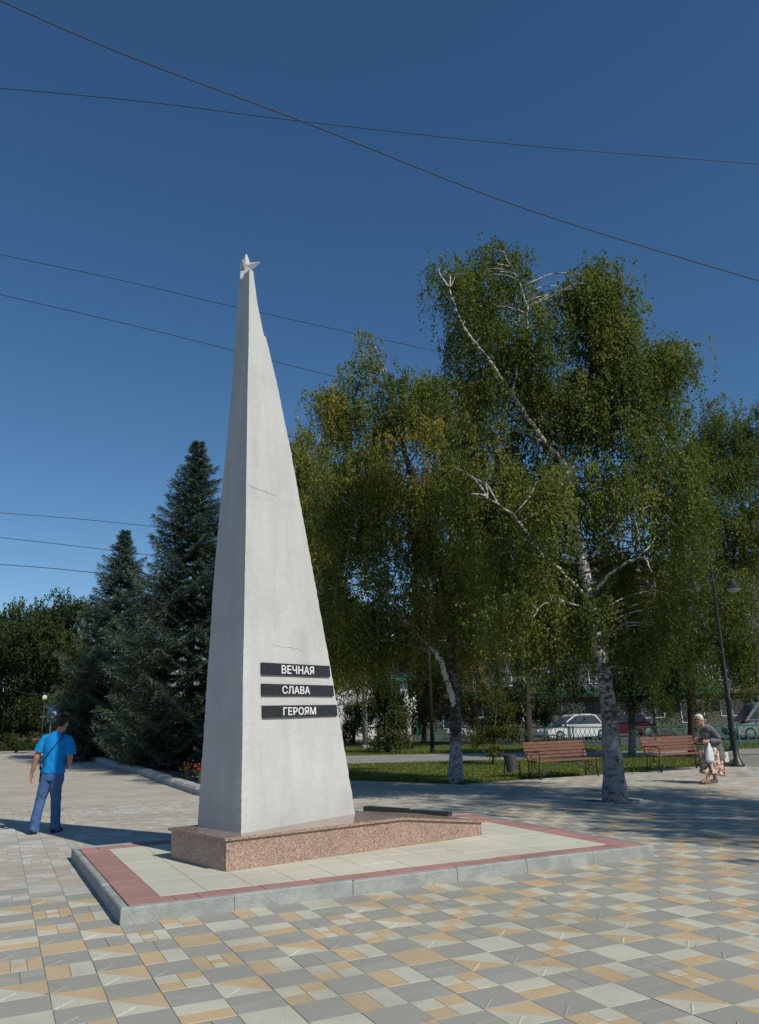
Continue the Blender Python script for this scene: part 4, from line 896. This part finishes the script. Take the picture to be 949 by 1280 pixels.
fence((11.2,37.2), (24,33.6), 'green scrolled fence behind the right bench and the lamp')
t = MB(); 
pl_ = at(509,925,56); m = MB(); m.box(pl_[0]-.3,pl_[0]+.3,56,56.6,-.02,1.9); m.box(pl_[0]-.38,pl_[0]+.38,55.92,56.68,1.9,2.02); o = m.obj('gate_pillar','shed'); tag(o,'white plastered pillar at the left end of the green fence','pillar')

# ------------------------------------------------------------ buildings
bl = thing('apartment_block', 'long grey apartment block with green shop canopy behind the birches', 'building', (24,76,0))
X0, X1, YB = 3.5, 60, 76.0
FL = 3.0; nfl = 4
m = MB(); m.box(X0,X1,YB,YB+12,-.1,3.2); m.obj('shop_floor','shop',bl)
m = MB(); m.box(X0,X1,YB-.15,YB+12,3.205,3.2+FL*nfl+.4); m.obj('wall','wall',bl)
m = MB(); m.box(X0-.3,X1+.3,YB-.5,YB+12.3,3.2+FL*nfl+.41,3.2+FL*nfl+.7); m.obj('roof_edge','shop',bl)
for k in range(int((X1-X0)/7)):
    m = MB(); a = X0+k*7; m.add([(a,YB-.02,3.75),(a+6.9,YB-.02,3.75),(a+6.9,YB-1.3,3.15),(a,YB-1.3,3.15),(a,YB-.02,3.1),(a+6.9,YB-.02,3.1),(a+6.9,YB-1.3,2.95),(a,YB-1.3,2.95)], [(0,3,2,1),(4,5,6,7),(3,7,6,2),(0,4,7,3),(1,2,6,5)]); m.obj('canopy', 'canopy' if a < 27 else 'shop', bl)
wm = {}
def window(x, z, w_=1.5, h=1.45, y=YB-.15):
    key = (w_,h)
    if key not in wm:
        f = MB(); 
        for q in ((-w_/2,-w_/2+.08,0,h),(w_/2-.08,w_/2,0,h),(-w_/2+.08,w_/2-.08,0,.08),(-w_/2+.08,w_/2-.08,h-.08,h),(-.03,.03,.08,h-.08)): f.box(q[0],q[1],-.06,.02,q[2],q[3])
        p = MB().box(-w_/2+.07,w_/2-.07,-.025,-.005,.07,h-.07); wm[key] = (f.mesh('window_frame','whitep'), p.mesh('pane','glassd'))
    o = bpy.data.objects.new('window', wm[key][0]); C.objects.link(o); o.parent = bl; o.matrix_parent_inverse = world(bl).inverted(); o.location = (x,y-.004,z)
    p = bpy.data.objects.new('pane', wm[key][1]); C.objects.link(p); p.parent = o
for f in range(nfl):
    for k in range(14):
        x = X0+2+k*2.9
        if k%5 == 3:
            b_ = MB().box(x-1.3,x+1.3,YB-1.25,YB-.16,3.2+f*FL+.15,3.2+f*FL+1.15).obj('balcony', 'canopy' if f == 0 else 'wall', bl); window(x, 3.2+f*FL+1.2, 2.4, 1.3, YB-1.1)
        else: window(x, 3.2+f*FL+.95)
for k in range(10): window(X0+3+k*3.7, .9 if k%3 else .4, 2.2, 1.5 if k%3 else 2.1, YB)
for k, x in enumerate((34.6, 35.9)):
    t = thing('air_conditioner', ['left white air conditioner box high on the shop wall behind the lamp post','right white air conditioner box high on the shop wall by the picture edge'][k], 'air conditioner', (x,YB-.2,2.0), 0, 'air conditioners on the shop wall')
    MB().box(x-.45,x+.45,YB-.42,YB-.06,2.0,2.72).obj('casing','whitep',t); mt_ = Matrix.Translation((x-.1,YB-.425,2.36)) @ Matrix.Rotation(R(90),4,'X')
    q = MB().lathe([(.27,0),(.27,.02),(.23,.02),(.23,.005)], n=16); MB().add([mt_ @ Vector(p) for p in q.v], q.f).obj('fan_grille','iron',t)
wb = thing('white_building', 'low white plastered building with teal eave left of the creeper bush', 'building', (-1,64,0))
MB().box(-5.5,1.9,64,72,-.1,4.35).obj('wall','shed',wb); MB().box(-6,2.4,63.5,72.5,4.352,4.6).obj('eave','teal',wb)
q = MB(); q.add([(-6,63.5,4.6),(2.4,63.5,4.6),(2.4,72.5,4.6),(-6,72.5,4.6),(-6,68,6),(2.4,68,6)], [(0,1,5,4),(2,3,4,5),(0,4,3),(1,2,5)]); q.obj('roof','tin',wb)
q = MB(); q.box(-1.9,-.9,63.93,63.998,1.2,2.5); f_ = q.obj('window','whitep',wb); MB().box(-1.82,-1.42,63.915,63.928,1.28,2.42).obj('pane','glassd',f_); MB().box(-1.38,-.98,63.915,63.928,1.28,2.42).obj('pane','glassd',f_)

# ------------------------------------------------------------ cars
def car(loc, rz, L_, W_, H_, paint, label, van=False):
    t = thing('parked_car', label, 'car' if not van else 'van', loc, rz, 'vehicles parked behind the fence'); t2 = Matrix.Translation(loc) @ Matrix.Rotation(rz,4,'Z')
    h = H_; hb = h*(.56 if not van else .50); hl, hw = L_/2, W_/2
    body = [(-hl,.32),(-hl+.05,.55),(-hl+.12,hb*.93),(-hl+.75,hb),(hl-1.1,hb*.98),(hl-.25,hb*.83),(hl-.04,hb*.66),(hl,.34),(hl-.15,.2),(-hl+.15,.2)]
    def loft(prof, ws, nm, mt, par=None):
        mb = MB(); n = len(prof); V = []
        for wf, ins in ws:
            cx, cz = sum(p[0] for p in prof)/n, sum(p[1] for p in prof)/n
            V += [t2 @ Vector((cx+(p[0]-cx)*ins, wf*hw, cz+(p[1]-cz)*ins)) for p in prof]
        k = len(ws); F = [tuple(range(n)), tuple(range((k-1)*n,k*n))[::-1]]
        for i in range(k-1): F += [(i*n+j, (i+1)*n+j, (i+1)*n+(j+1)%n, i*n+(j+1)%n) for j in range(n)]
        mb.add(V, F); return mb.obj(nm, mt, par or t)
    b = loft(body, [(-1,.96),(-.95,.995),(-.6,1),(.6,1),(.95,.995),(1,.96)], 'body', paint)
    cab = [(-hl+.45,hb),(-hl+.95,h-.05),(-hl+1.3,h),(hl-2.1,h),(hl-1.95,h-.02),(hl-1.05,hb)] if not van else [(-hl+.1,hb),(-hl+.14,h-.05),(-hl+.3,h),(hl-1.6,h),(hl-1.4,h-.03),(hl-.7,hb)]
    loft(cab, [(-.80,.90),(-.74,1),(.74,1),(.80,.90)], 'roof', paint)
    gl = [(p[0]*1.0, p[1]) for p in cab]; cx = sum(p[0] for p in cab)/6; cz = hb+(h-hb)*.5
    side = [(cx+(p[0]-cx)*.90, cz+(p[1]-cz)*.78) for p in cab]
    for sy in (-1,1): loft(side, [(sy*.803,1),(sy*.86*.96,.95)] if sy > 0 else [(-.86*.96,.95),(-.803,1)], 'side_window','glassd')
    x0, x1 = cab[-2], cab[-1]; q = MB(); q.add([t2 @ Vector(p) for p in ((x0[0]+.03,-.66*hw,x0[1]-.03),(x1[0]+.0,-.74*hw,x1[1]+.05),(x1[0]+.0,.74*hw,x1[1]+.05),(x0[0]+.03,.66*hw,x0[1]-.03),(x0[0]-.05,-.66*hw,x0[1]-.08),(x1[0]-.1,-.74*hw,x1[1]),(x1[0]-.1,.74*hw,x1[1]),(x0[0]-.05,.66*hw,x0[1]-.08))], [(0,1,2,3),(4,7,6,5),(0,3,7,4),(1,5,6,2),(0,4,5,1),(3,2,6,7)]); q.obj('windscreen','glassd',t)
    for sx in (-hl+.75, hl-.8):
        for sy in (-1,1):
            Rm = t2 @ Matrix.Translation((sx, sy*(hw-.09), .31)) @ Matrix.Rotation(R(90),4,'X'); q = MB().lathe([(.20,-.1),(.29,-.1),(.31,-.07),(.31,.07),(.29,.1),(.20,.1)], n=18); wh = MB().add([Rm @ Vector(p) for p in q.v], q.f).obj('wheel','tyre',t)
            q = MB().lathe([(.05,-.115),(.19,-.104),(.19,.104),(.05,.115)], n=12); MB().add([Rm @ Vector(p) for p in q.v], q.f).obj('rim','chrome',wh)
    for sy in (-1,1): MB().ball(t2 @ Vector((hl-.13,sy*hw*.74,hb*.70)), (.12,.17,.08), 10).obj('headlight','lampg',t,smooth=True); MB().ball(t2 @ Vector((hl-1.25,sy*(hw+.06),hb+.05)), (.06,.10,.07), 8).obj('wing_mirror',paint,t,smooth=True)
    return t
c1 = at(716,905,49); car((c1[0],49,0), R(196), 4.3,1.75,1.5,'cwhite','white parked car gleaming in the sun behind the fence')
c2 = at(778,905,54); car((c2[0],54,0), R(182), 4.2,1.75,1.46,'cmaroon','dark maroon parked car between the white car and the front birch')
c3 = at(596,905,61); car((c3[0],61,0), R(186), 4.4,1.75,1.46,'csilver','silver parked car behind the young tree and the fence')
c4 = at(962,905,44); car((c4[0],44,0), R(180), 4.6,1.9,1.82,'cgrey','pale grey parked van at the right edge behind the fence', van=True)

# ------------------------------------------------------------ far left furniture
def globe_lamp(u, v, Y, rad, label):
    p = at(u, v, Y); t = thing('globe_lamp', label, 'street lamp', (p[0],Y,0), 0, 'white globe lamps'); MB().tube([(p[0],Y,-.02),(p[0],Y,p[2]-rad)], [.06,.04], 8).obj('post','iron',t,smooth=True); MB().lathe([(.05,0),(.08,.04),(.05,.06)], (p[0],Y,p[2]-rad-.05), 10).obj('collar','iron',t); MB().ball(p, rad, 16).obj('globe','globe',t,smooth=True)
globe_lamp(56,872,48,.15,'larger cream globe lamp above the man, left'); globe_lamp(66,884,62,.15,'smaller distant cream globe lamp just above the blue sign')
p = at(68,893,55); t = thing('blue_sign', 'small blue board with white marks behind the head of the man', 'sign', (p[0],55,0)); MB().tube([(p[0]-.2,55,-.02),(p[0]-.2,55,p[2]+.5)], .035, 8).obj('post','pole',t); MB().box(p[0]-.45,p[0]+.30,54.93,54.96,p[2]-.5,p[2]+.55).obj('board','signb',t)
q = MB(); q.box(p[0]-.1,p[0]+.15,54.915,54.927,p[2]+.1,p[2]+.2); q.box(p[0]+.08,p[0]+.15,54.915,54.927,p[2]-.1,p[2]+.098); q.box(p[0]-.2,p[0]-.02,54.915,54.927,p[2]-.25,p[2]-.12); q.obj('marking','letter',t)
def hedge(u, v, Y, w_, h, label, k):
    p = at(u, v, Y); r = thing('hedge', label, 'hedge', (p[0],Y,0)); MB().tube([(p[0],Y,0),(p[0],Y,h*.6)], .04, 5).obj('stem','bark3',r)
    crown('hedge', [((p[0],Y,h*.55),(w_/2,.6,h*.45)),((p[0]+w_*.2,Y,h*.4),(w_/2,.5,h*.35))], 4200, .10, 'leafd', r, .2, hue=(.62,.2), per=8, spread=.12, ph=k, parent_name='foliage')
hedge(21,930,53,2.3,1.35,'clipped round hedge left of the far red bench',31); hedge(47,930,51,1.5,1.35,'clipped hedge right of the far red bench',32); hedge(-18,930,56,3.2,1.3,'low hedge at the left edge of the square',33)
p = at(34,934,54); t = thing('park_bench','distant low red bench between two hedges','bench',(p[0],54,0)); MB().box(p[0]-.8,p[0]+.8,53.8,54.15,.42,.47).obj('seat','wood',t); MB().box(p[0]-.8,p[0]+.8,54.18,54.22,.55,.85).obj('backrest','wood',t)
for sx in (-.7,.7): MB().box(p[0]+sx-.03,p[0]+sx+.03,53.85,54.2,0,.418).obj('leg','iron',t)

# ------------------------------------------------------------ overhead cables
def cable(pts, rad, label, k=6):
    q = smooth_path(pts, k); m = MB(); m.tube(q, rad, 6); o = m.obj('overhead_cable','wire',smooth=True); tag(o, label, 'cable', 'overhead cables'); return o
cable([at(-60,-26,9), at(150,66,10), at(380,152.5,11.2), at(660,262,12.6), at(960,354.5,14), at(1100,395,14.8)], .011, 'thick black cable crossing the sky from upper left to right')
cable([at(-60,105,20), at(170,126,20.5), at(380,152,21), at(660,182,21.5), at(949,205,22), at(1050,212,22.3)], .0125, 'thin cable highest across the whole sky, nearly level')
cable([at(-60,303,24), at(0,318,24.2), at(150,350,24.6), at(300,385,25), at(520,433.5,26), at(700,470,27)], .0115, 'upper of the two thin cables passing behind the obelisk')
cable([at(-60,353,24), at(0,368,24.2), at(200,415,24.8), at(430,473.5,26), at(600,512,27)], .0115, 'lower of the two thin cables passing behind the obelisk')
cable([at(-60,637,40), at(0,641,40), at(90,648,40), at(180,657,40), at(300,672,40)], .014, 'uppermost of three low cables left of the spruces')
cable([at(-60,668,40), at(0,672,40), at(140,688,40), at(300,708,40)], .014, 'middle one of three low cables left of the spruces')
cable([at(-60,700,40), at(0,705.5,40), at(60,710,40), at(120,716,40), at(300,735,40)], .016, 'lowest of three low cables left of the spruces')
cable([at(-40,846,47), at(0,857,47.3), at(30,866,47.6), at(55,869,48)], .02, 'short sagging cable leading to the larger globe lamp')
# ------------------------------------------------------------ people
def remesh(mb, name, mat, parent, voxel, smooth=3, ratio=.5, warp=None):
    me = mb.mesh(name, mat); o = bpy.data.objects.new(name, me); C.objects.link(o)
    m = o.modifiers.new('r','REMESH'); m.mode = 'VOXEL'; m.voxel_size = voxel; m.use_smooth_shade = True
    s = o.modifiers.new('s','SMOOTH'); s.factor = .5; s.iterations = smooth
    if ratio < 1: d = o.modifiers.new('d','DECIMATE'); d.ratio = ratio
    dg = bpy.context.evaluated_depsgraph_get(); nm = bpy.data.meshes.new_from_object(o.evaluated_get(dg)); bpy.data.objects.remove(o)
    if warp:
        for v in nm.vertices: v.co = warp(v.co)
    nm.materials.clear(); nm.materials.append(M[mat]) if isinstance(mat,str) else [nm.materials.append(M[q]) for q in mat]
    nm.polygons.foreach_set('use_smooth', [True]*len(nm.polygons)); nm.name = name
    o = bpy.data.objects.new(name, nm); C.objects.link(o)
    if parent is not None: o.parent = parent
    return o
def hand(mb, wrist, dirv, palm_n, side, curl=.5, L_=.185):
    """palm plus five bent fingers; side = +1/-1 picks the thumb's side"""
    w_, d, n = Vector(wrist), Vector(dirv).normalized(), Vector(palm_n); n = (n-d*n.dot(d)).normalized(); s = d.cross(n)*side
    mb.tube([w_-d*.02, w_+d*.03, w_+d*.07, w_+d*.095], [(.018,.026),(.017,.036),(.016,.042),(.013,.040)], 12, flat=n)
    for k, ln in enumerate((.072,.080,.075,.058)):
        b = w_+d*.088+s*(.031-.0205*k); c1 = curl*.7; a = b+(d*math.cos(c1)+n*math.sin(c1))*ln*.45; c2 = curl*1.7; c_ = a+(d*math.cos(c2)+n*math.sin(c2))*ln*.33; c3 = curl*2.6; e = c_+(d*math.cos(c3)+n*math.sin(c3))*ln*.27
        mb.tube([b-d*.015,b,a,c_,e], [.0095,.0092,.0085,.0078,.0062], 8)
    b = w_+d*.025+s*.028; a = b+(d*.55+s*.75+n*.25).normalized()*.042; c_ = a+(d*.85+s*.35+n*.45).normalized()*.034; mb.tube([w_+d*.01+s*.012,b,a,c_,c_+(c_-a)*.55], [.014,.0125,.011,.0095,.007], 8)
def head(mb, c, rot, s=1.0):
    T_ = Matrix.Translation(c) @ rot.to_4x4(); f = lambda x,y,z: T_ @ Vector((x*s,y*s,z*s))
    def bl(c_, r_): mb.ball(f(*c_), tuple(q*s for q in r_), 16, rot=rot)
    # local: face looks to -Y, z up, c = middle of the head
    bl((0,.015,.025),(.076,.094,.088)); bl((0,-.028,-.045),(.056,.062,.070)); bl((0,-.045,-.090),(.034,.036,.026))
    bl((0,-.096,-.018),(.013,.020,.022)); bl((0,-.088,.004),(.009,.012,.03)); bl((0,-.072,.032),(.055,.024,.016))
    bl((0,-.083,-.058),(.024,.011,.008)); bl((0,-.081,-.070),(.021,.010,.008))
    for sx in (-1,1):
        bl((sx*.078,.012,-.008),(.008,.020,.032)); bl((sx*.042,-.068,-.028),(.020,.018,.018))
def place(o, loc, rz): o.location = loc; o.rotation_euler = (0,0,rz)
# --- man, seen from behind; local frame: x right, y the way he faces, z up
man = thing('person', 'man in a bright blue T-shirt and jeans walking away with a cross-body bag strap', 'person', (-5.29,13.02,0), R(0), None); man.rotation_euler[1] = R(2.6)
HZ = 1.0
b = MB()
head(b, Vector((.05,.03,1.662)), Matrix.Rotation(R(180-12),3,'Z') @ Matrix.Rotation(R(8),3,'X'), 1.0)
b.tube([(.02,.0,1.44),(.03,.01,1.52),(.05,.025,1.60)], [(.080,.075),(.066,.062),(.062,.062)], 14)
b.tube([(0,0,.86),(0,0,1.0),(0,.0,1.15),(0,0,1.32),(0,-.01,1.44),(.01,0,1.50)], [(.15,.10),(.145,.10),(.14,.10),(.165,.11),(.15,.09),(.07,.06)], 18, flat=(1,0,0))
# left arm hangs outwards, right forearm bends forward
b.tube([(-.15,0,1.43),(-.205,0,1.38),(-.235,-.01,1.28),(-.285,-.01,1.12),(-.30,0,1.07),(-.335,.03,.95),(-.365,.06,.86)], [.05,.056,.050,.043,.040,.036,.026], 12)
hand(b, (-.365,.06,.865), (-.12,.12,-1), (.95,.2,0), -1, .45)
b.tube([(.15,0,1.42),(.205,0,1.36),(.235,-.02,1.24),(.255,-.04,1.11),(.25,-.03,1.06),(.20,.08,1.0),(.13,.20,.97)], [.05,.056,.050,.043,.040,.036,.026], 12)
hand(b, (.14,.18,.972), (-.6,.7,-.1), (-.3,-.3,.6), 1, .7)
for sx, x1, x2, y1, y2 in ((-1,-.14,-.175,-.02,-.06),(1,.085,.10,.02,.08)):
    b.tube([(sx*.075,0,.90),(x1*.7,0,.72),(x1,y1,.48),(x2,y2,.10),(x2,y2+.01,.05)], [.09,.085,.058,.045,.04], 14); b.tube([(x2,y2-.05,.045),(x2,y2+.05,.045),(x2+sx*.02,y2+.14,.03)], [.035,.035,.025], 10)
body = remesh(b, 'body', 'skin', man, .0058, 2, .45)
sh = MB()
sh.tube([(0,-.005,.885),(0,-.005,.93),(0,-.005,1.05),(-.0,-.005,1.18),(0,-.01,1.30),(0,-.01,1.40),(.005,-.005,1.46),(.015,0,1.512)], [(.188,.132),(.187,.132),(.182,.130),(.184,.132),(.196,.132),(.178,.115),(.118,.092),(.080,.076)], 26, flat=(1,0,0))
sh.tube([(-.10,-.005,1.435),(-.18,0,1.405),(-.225,-.005,1.32),(-.268,-.01,1.205)], [.058,.073,.076,.082], 18); sh.tube([(.10,-.005,1.43),(.18,0,1.395),(.225,-.01,1.30),(.258,-.025,1.17)], [.058,.073,.076,.080], 18)
def folds(co):
    w_ = .006*math.sin(co.z*34+co.x*14+3*math.sin(co.x*9))*max(0,1-abs(co.z-1.05)/.22)+.004*math.sin(co.x*40+co.z*12)*max(0,1-abs(co.z-.92)/.1)
    d = Vector((co.x,co.y,0)); return co+(d.normalized()*w_ if d.length > .05 else Vector())
remesh(sh, 't_shirt', 'shirt', man, .009, 5, .6, folds)
j = MB(); j.tube([(0,-.003,.78),(0,-.003,.84),(0,-.003,.93)], [(.165,.120),(.168,.125),(.160,.118)], 22, flat=(1,0,0))
for sx, x1, x2, y1, y2 in ((-1,-.14,-.175,-.02,-.06),(1,.085,.10,.02,.08)):
    j.tube([(sx*.072,-.003,.90),(sx*.08,-.003,.80),(x1*.78,-.005,.68),(x1,y1,.48),(lerp(x1,x2,.6),lerp(y1,y2,.6),.26),(x2,y2,.07),(x2,y2+.005,.035)], [(.095,.115),(.100,.112),(.092,.100),(.076,.082),(.073,.078),(.080,.088),(.082,.092)], 20, flat=(1,0,0))
def jf(co):
    w_ = .007*math.sin(co.z*42+co.x*20+4*math.sin(co.x*14+co.z*5))*(max(0,1-abs(co.z-.15)/.18)+.6*max(0,1-abs(co.z-.5)/.14)); cx = -.15 if co.x < -.03 else .09; d = Vector((co.x-cx,co.y,0)); return co+(d.normalized()*w_ if d.length > .03 else Vector())
remesh(j, 'jeans', 'jeans', man, .009, 3, .6, jf)
f = MB()
for x2, y2, sx in ((-.175,-.06,-1),(.10,.08,1)): f.tube([(x2,y2-.09,.035),(x2,y2-.03,.05),(x2+sx*.01,y2+.08,.045),(x2+sx*.03,y2+.18,.03)], [(.035,.03),(.045,.045),(.048,.04),(.035,.022)], 14, flat=(1,0,0))
remesh(f, 'shoes', 'shoe', man, .008, 2, .6)
h = MB(); T_ = Matrix.Translation((.05,.03,1.662)) @ (Matrix.Rotation(R(180-12),3,'Z') @ Matrix.Rotation(R(8),3,'X')).to_4x4(); rr3 = T_.to_3x3()
h.ball(T_ @ Vector((0,.030,.038)), (.092,.104,.094), 18, rot=rr3); h.ball(T_ @ Vector((0,.055,-.01)), (.072,.066,.065), 16, rot=rr3); h.ball(T_ @ Vector((0,-.035,.075)), (.070,.06,.045), 14, rot=rr3)
remesh(h, 'hair', 'hairb', man, .008, 1, .7, lambda co: co+Vector((math.sin(co.x*300+co.z*170),math.sin(co.y*260+co.z*210),math.sin(co.x*230+co.y*190)))*.0022)
st = MB(); st.tube(smooth_path([(.10,-.02,1.515),(.115,-.10,1.44),(.02,-.150,1.29),(-.09,-.156,1.14),(-.165,-.115,1.03),(-.200,-.04,.97),(-.20,.06,.92)],4), [(.022,.005)]*25, 8, flat=(.4,0,.9)); st.obj('bag_strap','strap',None); o = bpy.data.objects['bag_strap']; o.parent = man
st = MB(); st.box(-.215,-.170,.0,.19,.74,.93); o = st.obj('shoulder_bag','strap',None); o.parent = man; bv = o.modifiers.new('b','BEVEL'); bv.width = .012; bv.segments = 2

# --- old woman, stooped, walking to the left; local frame: she faces -x (turned a little to the viewer)
wo = thing('person', 'elderly white-haired woman in a grey cardigan and floral skirt carrying a white bag', 'person', (7.24,18.50,0), R(22)); wo.rotation_euler[1] = R(5)
b = MB(); hc = Vector((-.30,0,1.355)); hr = Matrix.Rotation(R(-90+18),3,'Z') @ Matrix.Rotation(R(14),3,'X')
head(b, hc, hr, .96)
b.tube([(-.235,0,1.29),(-.20,0,1.23),(-.13,0,1.16)], [.05,.052,.07], 12)
b.tube([(.09,0,.68),(.07,0,.80),(.03,0,.93),(-.02,0,1.06),(-.10,0,1.15),(-.16,0,1.19)], [(.13,.16),(.12,.15),(.12,.145),(.12,.16),(.10,.145),(.06,.07)], 18, flat=(1,0,0))
for sy, hx, hz in ((-1,-.235,.88),(1,-.26,.93)):
    b.tube([(-.08,sy*.12,1.15),(-.05,sy*.175,1.09),(.02,sy*.195,.98),(.045,sy*.19,.93),(-.08,sy*.17,.915),(hx+.02,sy*.14,hz+.02)], [.045,.048,.042,.038,.032,.024], 12)
    hand(b, (hx+.02,sy*.14,hz+.02), (-1,0,-.30), (0,-sy*.6,-.8), sy, 1.0, .16)
for x1, y1, x2, z2 in ((-.19,-.07,-.22,0),(.13,.07,.14,0)): b.tube([(.05,y1*1.1,.70),((.05+x1)/2,y1,.42),(x1,y1,.14),(x2,y1,.07)], [.075,.055,.038,.036], 12); b.tube([(x2+.04,y1,.04),(x2-.04,y1,.045),(x2-.15,y1,.025)], [.03,.034,.022], 10)
remesh(b, 'body', 'skin', wo, .0058, 2, .45)
hh = MB(); T_ = Matrix.Translation(hc) @ hr.to_4x4(); 
for c_, r_ in (((0,.03,.035),(.088,.098,.085)),((0,-.04,.078),(.072,.055,.040)),((0,.065,-.015),(.078,.06,.065)),((.06,.01,.03),(.032,.06,.06)),((-.06,.01,.03),(.032,.06,.06))): hh.ball(T_ @ Vector(c_)*1.0, r_, 14, rot=hr)
remesh(hh, 'hair', 'hairw', wo, .009, 1, .7, lambda co: co+Vector((math.sin(co.x*210+co.z*150),math.sin(co.y*230+co.z*170),math.sin(co.x*190+co.y*220)))*.004)
gl = MB()
for sx in (-1,1): gl.ball(T_ @ Vector((sx*.030,-.092,.010)), (.020,.006,.015), 10, rot=hr)
gl.tube([T_ @ Vector((-.075,0,.012)), T_ @ Vector((-.052,-.085,.014)), T_ @ Vector((.052,-.085,.014)), T_ @ Vector((.075,0,.012))], .003, 5); o = gl.obj('glasses','shoe',None,smooth=True); o.parent = wo
cd = MB()
cd.tube([(.155,0,.53),(.135,0,.62),(.10,0,.78),(.055,0,.93),(.0,0,1.06),(-.075,0,1.15),(-.15,0,1.205),(-.185,0,1.225)], [(.165,.215),(.165,.215),(.155,.20),(.150,.185),(.150,.190),(.125,.175),(.085,.105),(.06,.068)], 24, flat=(1,0,0))
for sy, hx, hz in ((-1,-.235,.88),(1,-.26,.93)): cd.tube([(-.07,sy*.11,1.15),(-.045,sy*.18,1.09),(.03,sy*.205,.98),(.06,sy*.205,.92),(-.06,sy*.18,.905),(-.165,sy*.155,.905)], [.062,.070,.064,.066,.058,.052], 16)
remesh(cd, 'cardigan', 'cardi', wo, .009, 4, .6, lambda co: co+Vector((math.cos(math.atan2(co.y,co.x-.08)),math.sin(math.atan2(co.y,co.x-.08)),0))*(.008*math.sin(math.atan2(co.y,co.x-.08)*9+co.z*5)*max(0,min(1,(1.0-co.z)*3))+.004*math.sin(co.z*50+co.y*20)))
bl_ = MB(); bl_.ball((-.115,-.0,1.05),(.065,.12,.13),14); bl_.ball((-.07,0,.90),(.09,.13,.16),14); remesh(bl_, 'blouse', 'blouse', wo, .010, 3, .6)
sk = MB(); sk.tube([(.05,0,.80),(.045,0,.66),(.03,0,.48),(.015,0,.32),(.005,0,.19)], [(.135,.15),(.17,.19),(.215,.205),(.255,.215),(.285,.22)], 30, flat=(1,0,0))
remesh(sk, 'skirt', 'floral', wo, .010, 2, .7, lambda co: co+Vector((math.cos(math.atan2(co.y,co.x)),math.sin(math.atan2(co.y,co.x)),0))*(.026*math.sin(math.atan2(co.y,co.x)*8+co.z*3)*max(0,min(1,(.75-co.z)*2)))+Vector((0,0,.012*math.sin(math.atan2(co.y,co.x)*5)*max(0,(.4-co.z)*3))))
for (x2,y1,mt,nm) in ((-.22,-.07,'shoebr','shoe'),(.14,.07,'shoeb','shoe')):
    s_ = MB(); s_.tube([(x2+.075,y1,.04),(x2+.02,y1,.055),(x2-.09,y1,.045),(x2-.185,y1,.025)], [(.03,.035),(.042,.045),(.042,.036),(.03,.02)], 14, flat=(0,1,0)); s_.box(x2-.19,x2+.09,y1-.036,y1+.036,0,.022); remesh(s_, nm, mt, wo, .007, 1, .6)
bag = MB()
def bagring(z, rx, ry, n=22, ph=0): return [(-.235+rx*math.cos(2*PI*a/n)*(1+.10*math.sin(a*1.9+z*25+ph)), -.20+ry*math.sin(2*PI*a/n)*(1+.12*math.sin(a*2.7+z*31)), z) for a in range(n)]
rings = [bagring(z, rx, ry, ph=i) for i, (z, rx, ry) in enumerate([(.855,.018,.012),(.80,.035,.025),(.74,.07,.045),(.66,.095,.06),(.58,.105,.065),(.50,.11,.065),(.455,.095,.055),(.445,.05,.03)])]
bag.add([p for r_ in rings for p in r_], [(i*22+a, i*22+(a+1)%22, (i+1)*22+(a+1)%22, (i+1)*22+a)[::-1] for i in range(7) for a in range(22)]+[tuple(range(22)), tuple(range(7*22,8*22))[::-1]])
bag.tube(arc((-.255,-.20,.84),(-.215,-.19,.84),.075,6), .006, 5)
Wm = Matrix.Translation((7.24,18.50,0)) @ Matrix.Rotation(R(22),4,'Z') @ Matrix.Rotation(R(5),4,'Y'); bag.v = [tuple(Wm @ Vector(p)) for p in bag.v]
o = bag.obj('carrier_bag','bagp',smooth=True); tag(o, 'white plastic carrier bag held in the hand of the elderly woman', 'bag')
print('TRIS', sum(len(o.data.polygons)*2 for o in sc.objects if o.type == 'MESH'))
